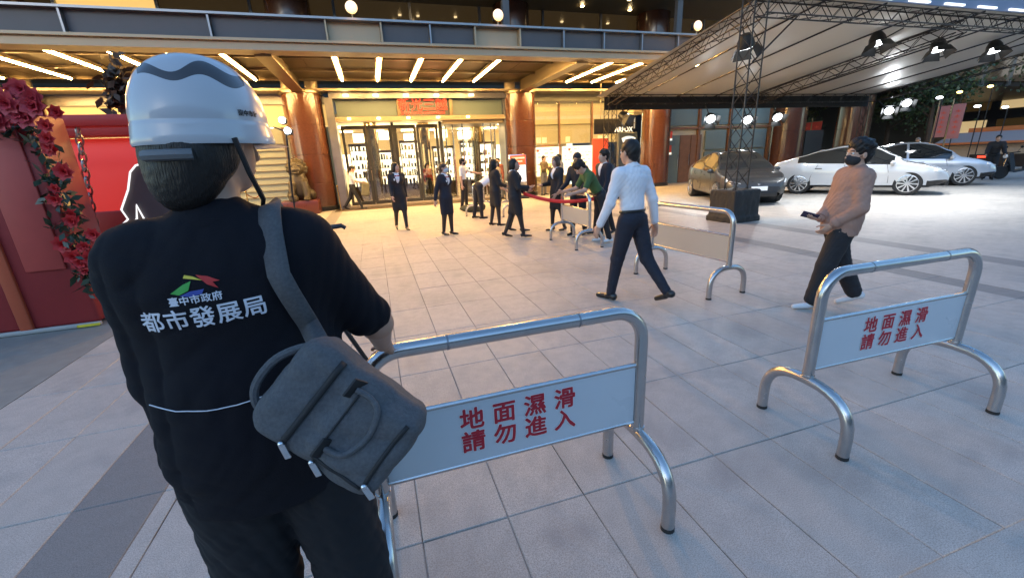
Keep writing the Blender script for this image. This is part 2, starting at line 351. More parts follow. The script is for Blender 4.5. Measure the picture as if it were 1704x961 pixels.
for k in range(3):
    a = .5+2*PI*k/3; mk('wing_pane', [P(4.55, 20.55, .1), P(4.55+.95*math.cos(a), 20.55+.95*math.sin(a), .1), P(4.55+.95*math.cos(a), 20.55+.95*math.sin(a), 3.2), P(4.55, 20.55, 3.2)], [(0, 1, 2, 3)], G_GLASS, dr)
sb('entrance_step', (-1.1, 19.2, .0), (6.0, 20.6, .06), mat('entrance_stone', (.3, .24, .17), .3, var=.2), None, .01)
sb('door_mat', (-1.6, 18.1, .001), (5.6, 19.15, .012), mat('brown_mat', (.09, .065, .04), .9, var=.3, scale=30, bump=.4, bscale=200))
# shop interior -----------------------------------------------------
I_FLOOR = mat('shop_floor', (.5, .43, .32), .12, var=.1, scale=2); I_WALL = mat('shop_wall', (.62, .5, .3), .5, var=.1)
sb('shop_floor', (-20, 20.6, -.02), (14.8, 32, .02), I_FLOOR); sb('shop_ceiling', (-20, 20.6, 3.75), (14.8, 32, 3.85), mat('shop_ceiling_paint', (.7, .6, .42), .6))
sb('shop_back_wall', (-20, 31.8, 0), (14.8, 32, 3.75), I_WALL)
ILAMP = emis('shop_lamp', (1.0, .72, .36), 6.5); ISHELF = emis('lit_shelf', (1.0, .82, .5), 1.0)
for i in range(-3, 8):
    for j in range(3): sb('ceiling_lamp', (i*1.8+.3, 22+j*3.2, 3.7), (i*1.8+1.0, 22.7+j*3.2, 3.745), ILAMP)
for i in range(9):
    x = -3.4+i*1.5; y = 26.5+(i % 3)*1.7
    k = sb('display_shelf', (x, y, 0), (x+1.15, y+.5, 1.1 + .35*(i % 2)), mat('white_counter', (.75, .7, .6), .3))
    sb('lit_back', (x+.05, y+.3, 1.12+.35*(i % 2)), (x+1.1, y+.36, 2.1+.3*((i*7) % 3)), ISHELF, k)
    for q in range(5): sb('goods', (x+.08+q*.21, y+.03, 1.11+.35*(i % 2)), (x+.2+q*.21, y+.2, 1.11+.35*(i % 2)+.12+.05*((q*3+i) % 4)), mat('goods%d' % ((q+i) % 4), [(.6, .1, .06), (.1, .15, .3), (.7, .6, .3), (.2, .25, .12)][(q+i) % 4], .4), k)
for x, y in ((.2, 23.5), (2.9, 24.2), (5.6, 23.2), (9, 26)): 
    k = MB().lathe([(.3, 0), (.3, 3.75)], 20).build('shop_pillar', mat('mirror_pillar', (.35, .27, .16), .1, .9), store, True); k.location = P(x, y, 0)
G_DK = mat('dark_cabinet_wood', (.05, .03, .02), .3, var=.2); rr = random.Random(3)
for i, (x, y, w_, h_) in enumerate(((-.9, 22.6, .9, 2.6), (.45, 23.6, .8, 2.3), (1.5, 22.9, 1.0, 2.7), (3.2, 23.4, 1.1, 2.4), (4.6, 23.0, .7, 2.6), (5.5, 22.5, .8, 2.5))):
    k = sb('display_cabinet', (x, y, 0), (x+w_, y+.4, .7), G_DK); sb('lit_back', (x+.03, y+.3, .7), (x+w_-.03, y+.36, h_), ISHELF, k); sb('cabinet_top', (x-.02, y, h_), (x+w_+.02, y+.4, h_+.12), G_DK, k)
    for s_ in (0, 1): sb('cabinet_side', (x+s_*(w_-.04), y, .7), (x+s_*(w_-.04)+.04, y+.29, h_), G_DK, k)
    for z in np.arange(.7, h_-.2, .42):
        sb('cabinet_shelf', (x+.04, y+.02, z), (x+w_-.04, y+.29, z+.025), G_DK, k); xx = x+.08
        while xx < x+w_-.16: ww = rr.uniform(.06, .13); sb('goods', (xx, y+.08, z+.026), (xx+ww, y+.2, z+.026+rr.uniform(.1, .3)), mat('wares%d' % rr.randrange(5), [(.5, .08, .05), (.08, .12, .25), (.6, .5, .25), (.15, .2, .1), (.05, .04, .04)][rr.randrange(5)], .4), k); xx += ww+rr.uniform(.02, .1)
for x, z in ((-.4, 2.9), (.9, 3.0), (2.2, 2.85), (3.9, 3.0), (5.2, 2.9)): sb('pendant_lamp', (x-.3, 24.4, z), (x+.3, 25.0, z+.4), emis('pendant_glow', (1.0, .78, .42), 2.0))
# left shop front
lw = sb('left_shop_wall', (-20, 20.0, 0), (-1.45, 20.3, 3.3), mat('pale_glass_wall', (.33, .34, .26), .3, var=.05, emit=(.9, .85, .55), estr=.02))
sb('lit_cove', (-20, 20.1, 3.35), (-1.45, 20.3, 4.15), LITWALL, lw); sb('cove_lip', (-20, 19.9, 4.16), (-1.45, 20.3, 4.5), G_GREY, lw)
for k in range(9): sb('horizontal_fin', (-9.6, 19.93, .6+.26*k), (-3.3, 20.0, .625+.26*k), G_STEEL, lw)
for x in (-9.8, -6.5, -3.2): sb('mullion', (x-.04, 19.9, 0), (x+.04, 20.0, 3.3), G_STEEL, lw)
# right shop front with backlit wall and posters
rw = sb('right_shop_wall', (7.2, 20.35, 2.3), (13.3, 20.5, 4.15), LITWALL)
sb('top_panel', (7.2, 20.1, 4.24), (13.3, 20.3, 4.55), mat('green_grey_panel', (.3, .3, .22), .4), rw); sb('transom', (7.2, 20.0, 4.14), (13.3, 20.3, 4.23), G_DARK, rw)
for x in (7.3, 8.95, 10.72, 12.5): sb('mullion', (x-.035, 20.0, .3), (x+.035, 20.15, 4.2), G_WOOD, rw)
for a, b in ((7.34, 8.91), (8.99, 10.68), (10.76, 12.46)): sb('shop_window_pane', (a, 20.06, .35), (b, 20.075, 4.14), G_GLASS, rw)
sb('shelf_ledge', (7.2, 20.15, 3.16), (13.3, 20.34, 3.2), G_BEIGE, rw); sb('window_sill', (7.2, 19.85, 0), (13.3, 20.35, .33), G_BEIGE, rw)
for i, x in enumerate((7.55, 7.85, 8.15, 9.4, 11.2, 11.6)): sb('lit_box', (x, 20.2, 2.36), (x+.2, 20.3, 2.62), emis('lit_box', (1, .8, .3), .3), rw)
POSTER = mat('backlit_poster', (.75, .74, .68), .4, var=.03, emit=(1.0, .95, .75), estr=.25); INK = mat('poster_ink', (.25, .24, .22), .6); PRED = mat('poster_red', (.7, .08, .04), .5); PYEL = mat('poster_yellow', (.8, .7, .25), .5, emit=(1, .85, .25), estr=.2)
for i, (a, b) in enumerate(((7.38, 8.86), (9.05, 10.7))):
    p = sb('poster', (a, 19.9, .8), (b, 19.95, 2.16), POSTER, rw)
    rr = random.Random(i)
    mb = MB()
    for r_ in range(7):
        x = a+.1
        while x < b-.2:
            l = rr.uniform(.05, .22); mb.box(P(x, 19.893, 2.02-r_*.17), P(min(x+l, b-.08), 19.899, 2.02-r_*.17+rr.uniform(.012, .05))); x += l+rr.uniform(.05, .25)
    mb.build('printed_lines', INK, rw); sb('printed_block', (a+.3, 19.892, 1.95), (a+.42, 19.898, 2.06), PRED, rw); sb('printed_block', (a+.45, 19.893, .85), (b-.4, 19.898, 1.4), PYEL, rw)
# side entrance further right
re = sb('side_wall', (14.8, 20.4, 0), (22.6, 20.7, 4.9), G_CREAM)
for a, b in ((15.3, 17.3), (17.5, 19.4), (19.6, 22.4)): sb('cream_panel', (a, 20.3, 3.0), (b, 20.38, 3.9), G_FROST, re)
for z in (2.85, 3.95): sb('rail', (15.0, 20.22, z-.05), (22.5, 20.36, z+.06), G_WOOD, re)
for x in (15.1, 17.4, 19.5, 22.4): sb('mullion', (x-.07, 20.2, 0), (x+.07, 20.36, 4.8), G_WOOD, re)
for i in range(3):
    x = 15.5+i*.72; d = sb('timber_door', (x, 20.25, 0), (x+.68, 20.32, 2.5), G_WOOD if i else G_FROST, re); MB().tube([P(x+.6, 20.2, .9), P(x+.6, 20.2, 1.5)], .02, 8).build('door_handle', G_CHROME, d, True)
for a, b in ((17.9, 19.3), (19.7, 22.2)):
    sb('side_window', (a, 20.26, .5), (b, 20.36, 1.6), G_FROST, re); sb('side_window', (a, 20.26, 1.7), (b, 20.36, 2.7), G_FROST, re)
sb('dark_doorway', (24.6, 19.7, 0), (26.0, 19.9, 2.5), G_DARK); sb('arcade_back_wall', (34, 33, 0), (62, 33.3, 5.1), mat('arcade_stone', (.05, .045, .04), .7, var=.3))
# red and white light boxes on the mullion beside the totem
for z in (1.65, 2.35): sb('red_sign_box', (14.95, 19.7, z), (15.25, 19.8, z+.35), PRED, re); sb('round_lamp', (15.0, 19.62, z-.12), (15.2, 19.69, z-.02), POSTER, re)
# ================================================================== BARRIERS
STEEL = mat('barrier_steel', (.52, .51, .5), .24, 1.0, var=.15, scale=14, bump=.02, bscale=40)
PANELW = mat('white_enamel', (.52, .58, .62), .3, var=.05, scale=3, coat=.3); RUBBER = mat('black_rubber', (.02, .02, .02), .7)
TXT_RED = mat('red_vinyl', (.42, .012, .03), .45, var=.1); TXT_WHITE = mat('white_vinyl', (.85, .85, .85), .5); TAN = mat('tan_panel', (.5, .44, .36), .4, var=.06, scale=3)  # plain tan tone for the unlettered panels
def barrier(label, loc, rz, panel=PANELW, text=True, hw=.6):
    t = thing('metal_barrier', label, 'barrier', loc, rz, 'tubular steel barriers on the plaza')
    path = [(-hw, 0, .36), (-hw, 0, .84)] + [(-hw+.14-.14*math.cos(a), 0, .84+.14*math.sin(a)) for a in [PI/2*k/7 for k in range(1, 8)]] + \
        [(hw-.14+.14*math.sin(a), 0, .84+.14*math.cos(a)) for a in [PI/2*k/7 for k in range(0, 8)]] + [(hw, 0, .36)]
    MB().tube(path, .03, 16).build('top_frame', STEEL, t, True)
    for x in (-hw+.32, hw-.32): MB().tube([(x-.004, 0, .98), (x+.004, 0, .98)], .0312, 16).build('weld_seam', G_GREY, t, True)
    for x in (-hw, hw): MB().tube([(x, 0, .362), (x, 0, .378)], .034, 14).build('weld_collar', STEEL, t, True)
    for x in (-hw, hw):
        ap = [(x, -.265, .02), (x, -.265, .13)] + [(x, -.265*math.cos(a)**.75, .13+.215*math.sin(a)**.85) for a in [PI/2*k/8 for k in range(1, 8)]] + [(x, 0, .345)]
        ap += [(q[0], -q[1], q[2]) for q in ap[-2::-1]]
        MB().tube(ap, .03, 14).build('leg_arch', STEEL, t, True)
        for s in (-1, 1): MB().lathe([(.031, 0), (.031, .02)], 14, (x, s*.265, 0)).build('foot', RUBBER, t, True)
    p = bx('panel', (-hw+.03, -.008, .41), (hw-.03, .008, .7), panel, t)
    for z in (.405, .708): MB().tube([(-hw+.02, 0, z), (hw-.02, 0, z)], .012, 10).build('panel_rail', STEEL, t, True)
    if text:
        for s, z in (('地面濕滑', .618), ('請勿進入', .51)):
            for i, ch in enumerate(s):
                x = (i-1.5)*.14
                text_obj('lettering_outline', ch, .106, TXT_WHITE, p, Matrix.Translation((x, -.0095, z)) @ FACE, offset=.0052)
                text_obj('lettering', ch, .106, TXT_RED, p, Matrix.Translation((x, -.0115, z)) @ FACE, offset=.0028)
    return t
barrier('steel barrier with red lettered white panel beside the helmeted worker', (.47, 1.51, 0), 0)
barrier('steel barrier with red lettered white panel near the man in pink', (2.87, 1.55, 0), R(-1.5), hw=.62)
barrier('steel barrier with plain tan panel right behind the walking man in a white shirt', (3.72, 4.38, 0), R(94), TAN, False, .66)
barrier('steel barrier with plain tan panel that the man in green leans over', (3.66, 7.5, 0), R(90), TAN, False)
barrier('steel barrier behind the bending man in a white shirt', (3.2, 13.6, 0), R(60), TAN, False)
barrier('steel barrier half hidden behind the long-haired woman by the doors', (4.0, 12.9, 0), R(80), TAN, False)

# ================================================================== MARQUEE
TRUSS = mat('black_truss', (.035, .03, .028), .4, .6, var=.3); FABRIC = mat('grey_white_tent_fabric', (.46, .43, .37), .42, var=.08, scale=.7, bump=.15, bscale=1.2)
VAL = mat('blue_grey_valance', (.12, .16, .26), .5, var=.15, scale=2); BLACKCLOTH = mat('black_cloth', (.02, .019, .018), .75, var=.3, scale=10, bump=.3, bscale=14)
LED = emis('white_led', (.85, .93, 1.0), .35); SPOTFACE = emis('spotlight_face', (.9, .95, 1.0), 3.0)
marq = thing('event_marquee', 'large flat event marquee on black trusses sheltering the cars', 'marquee', (15.2, 11.6, 0))
def W(o): o.matrix_parent_inverse = Matrix.Translation((-15.2, -11.6, 0)); return o
def truss(name, p0, p1, s=.3, seg=None, r=.017):
    p0, p1 = Vector(p0), Vector(p1); d = p1-p0; L_ = d.length; t = d.normalized(); u = (Vector((0, 0, 1)) if abs(t.z) < .8 else Vector((1, 0, 0))); a = (u-t*u.dot(t)).normalized()*s/2; b = t.cross(a).normalized()*s/2
    n = seg or max(2, int(L_/(s*1.05))); mb = MB(); cs = [a+b, a-b, -a-b, -a+b]
    for c in cs: mb.tube([p0+c, p1+c], r, 6)
    for k in range(n):
        q0, q1 = p0+d*(k/n), p0+d*((k+1)/n)
        for i in range(4):
            A, B = cs[i], cs[(i+1) % 4]
            if k % 2: A, B = B, A
            mb.tube([q0+A, q1+B], r*.55, 5, cap=False)
    return W(mb.build(name, TRUSS, marq, True))
def zr(y): return 3.72 + (15.1-y)*(4.66-3.72)/6.9
for (x, y, zt) in ((8.17, 8.12, 5.1), (8.85, 15.1, 3.75), (22.6, 15.2, 3.75), (22.6, 8.1, 5.1)): truss('tower', (x, y, .1), (x, y, zt), .34)
truss('edge_truss', (8.8, 15.0, zr(15)-.15), (8.4, 8.3, zr(8.3)-.15), .3)
truss('middle_truss', (15.2, 15.0, zr(15)-.3), (15.2, 8.3, zr(8.3)-.2), .3); truss('edge_truss', (22.5, 15.0, zr(15)-.15), (22.5, 8.3, zr(8.3)-.15), .3)
truss('front_truss', (8.35, 8.15, 4.52), (22.6, 8.15, 4.52), .3); truss('rear_truss', (8.85, 15.1, 3.62), (22.6, 15.1, 3.62), .3)
n = 8
for i in range(n):                                                    # fabric panels, each sagging a little between its seams
    x0, x1 = 8.3+14.4*i/n, 8.3+14.4*(i+1)/n; v = []; f = []
    for jy in range(9):
        for ix in range(7):
            y = 8.0+7.3*jy/8; u = ix/6; sag = .07*math.sin(PI*u)*math.sin(PI*jy/8)
            v.append((x0+.012+(x1-x0-.024)*u, y, zr(y)+.05-sag))
    for jy in range(8):
        for ix in range(6): f.append((jy*7+ix, jy*7+ix+1, jy*7+ix+8, jy*7+ix+7))
    W(mk('fabric_panel', v, f, FABRIC, marq, True))
    if i: W(MB().tube([(x0, 8.0, zr(8)+.03), (x0, 15.3, zr(15.3)+.03)], .02, 6).build('seam_bar', TRUSS, marq, True))
W(bx('rear_valance', (8.7, 15.28, 3.28), (22.7, 15.31, 3.84), BLACKCLOTH, marq)); W(bx('front_valance', (8.2, 7.86, 4.70), (22.8, 7.9, 5.35), VAL, marq))
for k in range(11): W(bx('led_bar', (8.6+k*1.25, 7.8, 4.72), (9.3+k*1.25, 7.85, 4.76), LED, marq))
for p, q in (((8.45, 8.3, 3.5), (9.6, 8.3, 4.45)), ((8.9, 15.0, 2.75), (9.9, 15.0, 3.5))): W(MB().tube([p, q], .02, 8).build('brace', TRUSS, marq, True))

# spotlights hung from the trusses, every one a thing
SP_BODY = mat('spotlight_body', (.03, .03, .03), .4, .4)
def spot(label, hang, head, aim, power=0.0, size=.2):
    t = thing('stage_spotlight', label, 'spotlight', hang, 0, 'spotlights of the marquee')
    hd = Vector(head)-Vector(hang); d = (Vector(aim)-Vector(head)).normalized(); q = d.to_track_quat('-Z', 'Y').to_matrix().to_4x4(); q.translation = hd
    MB().tube([(0, 0, 0), hd*.6, hd], .018, 6).build('hanging_arm', SP_BODY, t, True)
    b = MB().lathe([(size*.55, size*1.3), (size*.9, size*.6), (size, -.02)], 16).build('housing', SP_BODY, t, True); b.matrix_local = q
    fc = MB().lathe([(size*.86, -.035), (size*.86, -.025)], 16).build('lamp_face', SPOTFACE, t, True); fc.matrix_local = q
    for k in range(4):
        a = PI/2*k; c, s_ = math.cos(a), math.sin(a); u = Vector((c, s_, 0)); w_ = Vector((-s_, c, 0))
        v = [u*size+w_*size*.8-Vector((0, 0, .02)), u*size-w_*size*.8-Vector((0, 0, .02)), u*size*1.5-w_*size*1.1-Vector((0, 0, .22)), u*size*1.5+w_*size*1.1-Vector((0, 0, .22))]
        o = mk('barn_door', v, [(0, 1, 2, 3)], SP_BODY, t); o.matrix_local = q
    if power:
        ld = bpy.data.lights.new('spotlight_beam', 'SPOT'); ld.energy = power; ld.spot_size = R(120); ld.spot_blend = 1.0; ld.shadow_soft_size = .1; ld.color = (.93, .97, 1.0)
        lo = bpy.data.objects.new('spotlight_beam', ld); COL.objects.link(lo); lo.parent = t; q2 = q.copy(); q2.translation = hd + d*.08; lo.matrix_local = q2
spot('spotlight on the left edge truss above the grey car, pointing down', (8.85, 9.1, 4.4), (8.95, 9.05, 4.0), (11, 10, 0), 170)
spot('spotlight under the front truss, nearest to the lattice tower', (13.4, 8.5, 4.4), (13.45, 9.1, 4.22), (13.2, 7.8, 0), 190)
spot('spotlight under the front truss, just left of the middle truss end', (15.9, 8.5, 4.4), (15.95, 9.1, 4.14), (15.2, 7.8, 0), 200)
spot('spotlight under the front truss, right of the middle truss end', (18.6, 8.5, 4.4), (18.7, 9.2, 4.2), (17.8, 7.8, 0), 200)
spot('spotlight hung low at the rear left tower, above the black sign', (9.2, 15.0, 3.5), (9.25, 14.7, 2.95), (11.2, 12, .8), 60)
spot('spotlight on the rear truss above the grey car roof', (13.1, 15.0, 3.4), (13.15, 14.7, 2.85), (11.8, 12, .8), 90)
spot('spotlight on the rear truss beside the lattice tower', (15.0, 15.0, 3.4), (15.0, 14.7, 2.78), (13.5, 11.5, .8), 40)
spot('spotlight on the rear truss above the white car tail', (16.6, 15.0, 3.4), (16.6, 14.7, 2.86), (15.5, 12, .8), 90)
spot('bright spotlight at the rear right corner of the marquee', (22.9, 15.0, 3.5), (23.3, 14.7, 3.02), (19, 11, .8), 90)
spot('small spotlight beyond the rear right corner, above the brighter one', (24.2, 14.9, 3.8), (24.4, 14.7, 3.35), (21, 11, .8))

# ================================================================== CARS
TYRE = mat('tyre_rubber', (.018, .018, .018), .8, bump=.2, bscale=30); RIM = mat('alloy_rim', (.55, .55, .56), .25, .9); CARGLASS = mat('car_glass', (.015, .018, .02), .04, coat=.8, spec=.8); CARBLACK = mat('car_black_plastic', (.015, .015, .016), .45); LENS = mat('headlight_lens', (.6, .62, .64), .1, coat=.8, emit=(.9, .95, 1), estr=.04); TAIL = mat('tail_lamp', (.35, .01, .01), .2, coat=.7); PLATE = mat('white_plate', (.75, .75, .73), .4, emit=(1, 1, 1), estr=.02); GROOVE = mat('panel_gap', (.01, .01, .01), .8)
def lerp_tab(tab, x):
    for (a, fa), (b, fb) in zip(tab, tab[1:]):
        if x <= b:
            u = (x-a)/(b-a); u = u*u*(3-2*u)*.5+u*.5; return fa+(fb-fa)*u
    return tab[-1][1]
def car(label, loc, rz, paint, plate=False):
    t = thing('parked_car', label, 'car', loc, rz, 'cars parked under the marquee')
    TOP = [(-2.38, .62), (-2.33, .95), (-2.2, 1.10), (-1.9, 1.17), (-1.5, 1.30), (-.9, 1.49), (-.3, 1.605), (.15, 1.61), (.55, 1.52), (1.0, 1.27), (1.33, 1.02), (1.7, .94), (2.1, .82), (2.3, .70), (2.38, .56)]
    BELT = [(-2.38, .60), (-2.33, .90), (-2.2, 1.03), (-1.7, 1.07), (-.5, 1.02), (.6, .965), (1.33, .93), (1.7, .88), (2.1, .77), (2.3, .66), (2.38, .54)]
    WID = [(-2.38, .66), (-2.3, .80), (-2.0, .90), (-1.4, .955), (0, .945), (1.2, .95), (1.8, .915), (2.1, .84), (2.3, .70), (2.38, .58)]
    xs = sorted(set([round(-2.38+4.76*i/68, 3) for i in range(69)])); secs = []
    for x in xs:
        zt, zb, wd = lerp_tab(TOP, x), lerp_tab(BELT, x), lerp_tab(WID, x); g = max(zt-zb, 0); gh = min(g/.55, 1.15)
        wr = wd*.95-.27*gh; zl = .24 + max(0, abs(x)-1.95)*.35
        h = []
        h.append((wd*.86, zl)); h.append((wd*.965, zl+.07)); h.append((wd*.99, zl+(zb-zl)*.35)); h.append((wd*1.0, zl+(zb-zl)*.6)); h.append((wd*.985, zl+(zb-zl)*.85)); h.append((wd*.95, zb))
        h.append((wd*.95+(wr-wd*.95)*.5, zb+(zt-.05*gh-zb)*.52)); h.append((wr, zt-.06*gh-.012)); h.append((wr*.93, zt-.025*gh-.006)); h.append((wr*.7, zt-.006)); h.append((wr*.35, zt)); h.append((0, zt+.004))
        secs.append([(x, -y, z) for y, z in h] + [(x, y, z) for y, z in h[-2::-1]])
    nS, nP = len(secs), len(secs[0]); v = [p for s_ in secs for p in s_]; body = []; win = {'windscreen': [], 'rear_window': [], 'side_window': []}; low = []
    for i in range(nS-1):
        xm = (xs[i]+xs[i+1])/2
        for j in range(nP-1):
            q = (i*nP+j, i*nP+j+1, (i+1)*nP+j+1, (i+1)*nP+j); jj = min(j, nP-2-j)
            zt, zb = lerp_tab(TOP, xm), lerp_tab(BELT, xm)
            if jj in (5, 6) and -1.72 < xm < 1.02 and zt-zb > .22 and not (-.22 < xm < -.13 or -1.0 < xm < -.97): win['side_window'].append(q)
            elif jj >= 8 and .42 < xm < 1.27: win['windscreen'].append(q)
            elif jj >= 8 and -2.05 < xm < -.95: win['rear_window'].append(q)
            elif jj >= 8 and -.85 < xm < .3: win.setdefault('glass_roof', []).append(q)
            elif jj == 0 or (jj == 1 and abs(xm) > 1.9): low.append(q)
            else: body.append(q)
    body.append(tuple(range(nP))); body.append(tuple((nS-1)*nP+k for k in range(nP))[::-1])
    bo = mk('body', v, body, paint, t, True, 40)
    # wheel arches cut out of the body
    cm = MB()
    for x in (-1.42, 1.46):
        for s in (-1, 1): cm.lathe([(.385, -.22), (.385, .22)], 28, (x, s*.87, .35), 'y')
    cut = cm.build('cutter', None); md = bo.modifiers.new('b', 'BOOLEAN'); md.object = cut; md.operation = 'DIFFERENCE'; md.solver = 'FLOAT' if 'FLOAT' in [e.identifier for e in md.bl_rna.properties['solver'].enum_items] else 'FAST'
    dg = bpy.context.evaluated_depsgraph_get(); nm = bpy.data.meshes.new_from_object(bo.evaluated_get(dg)); bo.modifiers.clear()
    if len(nm.polygons) > 400: bo.data = nm
    bpy.data.objects.remove(cut)
    mk('sill_trim', v, low, CARBLACK, t, True)
    for k, fs in win.items():
        if fs:
            if k == 'side_window':
                for s in (0, 1): mk(k, v, [q for q in fs if (q[0] % nP < nP//2) == (s == 0)], CARGLASS, t, True)
            else: mk(k, v, fs, CARGLASS, t, True)
    W0 = None
    for x in (-1.42, 1.46):
        for s in (-1, 1):
            if W0 is None:
                W0 = MB().lathe([(.26, -.1), (.34, -.11), (.36, -.07), (.36, .07), (.34, .11), (.26, .1)], 36, (0, 0, 0), 'y').build('wheel', TYRE, t, True)
                mb = MB().lathe([(.265, -.09), (.265, -.118), (.245, -.122), (.235, -.09)], 36, (0, 0, 0), 'y').lathe([(.06, -.12), (.07, -.1), (.07, -.05)], 14, (0, 0, 0), 'y')
                for k in range(10):
                    a = 2*PI*k/10; c, s_ = math.cos(a), math.sin(a); pr_ = Vector((-s_, 0, c)); rd = Vector((c, 0, s_))
                    mb.add([rd*.05+pr_*.016+Vector((0, -.118, 0)), rd*.05-pr_*.016+Vector((0, -.118, 0)), rd*.25-pr_*.04+Vector((0, -.112, 0)), rd*.25+pr_*.012+Vector((0, -.112, 0)),
                        rd*.05+pr_*.016+Vector((0, -.09, 0)), rd*.05-pr_*.016+Vector((0, -.09, 0)), rd*.25-pr_*.04+Vector((0, -.09, 0)), rd*.25+pr_*.012+Vector((0, -.09, 0))], [(0, 3, 2, 1), (0, 1, 5, 4), (1, 2, 6, 5), (2, 3, 7, 6), (3, 0, 4, 7)])
                mb.build('rim', RIM, W0, True); MB().lathe([(.25, -.088), (.25, -.07)], 24, (0, 0, 0), 'y').build('brake_disc', CARBLACK, W0, True); wo = W0
            else: wo = copy_tree(W0, t)
            wo.location = (x, s*.83, .36); wo.rotation_euler = (0, 0, PI if s > 0 else 0)
        MB().lathe([(.37, -.76), (.37, .76)], 24, (x, 0, .36), 'y').build('wheel_well', CARBLACK, t, True)
    for s in (-1, 1):
        MB().ball((1.02, s*1.0, 1.0), (.07, .11, .075)).build('wing_mirror', paint, t, True); MB().tube([(1.05, s*.88, .95), (1.02, s*.98, .97)], .025, 6).build('mirror_arm', CARBLACK, t, True)
        mb = MB()
        for x, a in ((.98, .1), (-.17, .02), (-1.12, -.12)):
            pts = []
            for k in range(9):
                zz = .38+.6*k/8; xx = x-a*(k/8)**2*(1.6 if x < -1 else 1); wd = lerp_tab(WID, xx)*1.0; pts.append((xx, s*(wd*(.99 if k < 6 else .982)+.002), zz))
            mb.tube(pts, .006, 5)
        mb.build('door_gap', GROOVE, t)
        for x in (.1, -1.0): bx('door_handle', (x, s*.953-.006, .85), (x+.2, s*.953+.006, .875), CARBLACK, t)
        hl = MB().add([(2.0, s*.80, .80), (2.12, s*.78, .735), (2.3, s*.60, .70), (2.315, s*.48, .665), (2.3, s*.5, .64), (2.2, s*.74, .655), (2.02, s*.86, .73)], [(0, 1, 2, 3, 4, 5, 6)])
        o = hl.build('headlight', LENS, t); sol = o.modifiers.new('s', 'SOLIDIFY'); sol.thickness = .05; sol.offset = 0
        bx('tail_lamp', (-2.36, s*.62-.16, .86), (-2.2, s*.62+.16, .95), TAIL, t, .02)
    bx('front_grille', (2.30, -.5, .27), (2.40, .5, .43), CARBLACK, t, .02); bx('rear_diffuser', (-2.4, -.6, .3), (-2.3, .6, .45), CARBLACK, t, .02)
    bx('front_emblem', (2.335, -.03, .60), (2.36, .03, .65), RIM, t, .005)
    if plate: bx('number_plate', (2.4, -.22, .45), (2.415, .22, .57), PLATE, t)
    return t
GREYP = mat('metallic_grey_paint', (.028, .03, .033), .3, .1, var=.06, coat=.4); WHITEP = mat('white_car_paint', (.5, .51, .52), .25, 0, coat=1.0); SILV = mat('silver_car_paint', (.5, .53, .58), .22, .35, coat=1.0)
car('dark grey car facing the plaza behind the lattice tower', (11.75, 11.95, 0), math.atan2(-.88, -.42), GREYP, True)
car('white car seen from the side behind the man in the pink jacket', (16.0, 10.85, 0), math.atan2(-.86, .51), WHITEP)
car('silver white car half hidden behind the white car', (19.9, 11.6, 0), math.atan2(-.72, .69), SILV)
# ================================================================== SIGNS, SCREENS, LAMPS
tot = thing('sign_totem', 'grey totem sign with a white emblem beside the black sign', 'sign', (10.2, 16, 0))
bx('totem_panel', (-.45, -.08, 0), (.42, .08, 2.5), mat('charcoal_sign', (.07, .08, .08), .4, var=.1), tot, .02)
WSIGN = mat('white_sign_print', (.85, .87, .86), .4, emit=(.9, 1, .95), estr=.15)
def arcpoly(r0, r1, a0, a1, cx_, cz_, n=12): return [(cx_+r1*math.sin(a0+(a1-a0)*k/n), cz_+r1*math.cos(a0+(a1-a0)*k/n)) for k in range(n+1)] + [(cx_+r0*math.sin(a1-(a1-a0)*k/n), cz_+r0*math.cos(a1-(a1-a0)*k/n)) for k in range(n+1)]
MB().prism(arcpoly(.58, .7, -.5, .5, .0, 1.66), .006, lambda x, y, h: (x, -.082-h, y)).build('emblem', WSIGN, tot)
MB().prism([(-.3, 2.14), (.3, 2.14), (.22, 2.02), (.12, 2.1), (0, 1.86), (-.12, 2.1), (-.22, 2.02)][::-1], .006, lambda x, y, h: (x, -.082-h, y+.05)).build('emblem', WSIGN, tot)
bsn = thing('hanging_sign', 'black hanging sign with white lettering in front of the granite column', 'sign', (10.1, 17, 2.5))
bx('sign_board', (-.9, -.05, .02), (1.0, .05, .62), G_DARK, bsn, .01); text_obj('lettering', 'ARFOX', .27, WSIGN, bsn, Matrix.Translation((.5, -.056, .17)) @ FACE, offset=.008)
MB().tube([(-.6, 0, .6), (-.6, 0, 2.0)], .015, 6).tube([(.7, 0, .6), (.7, 0, 2.0)], .015, 6).build('suspension_rod', G_STEEL, bsn, True)
rp = thing('red_display_panel', 'tall red display panel under the black hanging sign', 'panel', (9.55, 17.1, 0)); bx('panel_face', (-.36, -.04, .1), (.4, .04, 2.35), PRED, rp, .01); bx('panel_foot', (-.45, -.2, 0), (.45, .2, .1), G_DARK, rp, .01)
dgs = thing('digital_sign', 'bright standing screen with red header beside the granite column', 'screen', (6.05, 18, 0), R(-8))
bx('screen_frame', (-.38, -.06, .05), (.38, .06, 1.86), G_CHROME, dgs, .01); bx('screen_header', (-.34, -.075, 1.42), (.34, -.062, 1.82), mat('red_screen', (.6, .05, .02), .3, emit=(1, .1, .03), estr=.35), dgs); bx('screen_body', (-.34, -.075, .72), (.34, -.062, 1.41), emis('white_screen', (.9, .95, 1), .35), dgs); bx('screen_plinth', (-.42, -.22, 0), (.42, .22, .06), G_DARK, dgs, .01)
for i, r_ in enumerate(((-.25, .2), (-.22, .1))): bx('header_lettering', (r_[0], -.079, 1.68-.14*i), (r_[1]+.1, -.0755, 1.74-.14*i), TXT_WHITE, dgs)
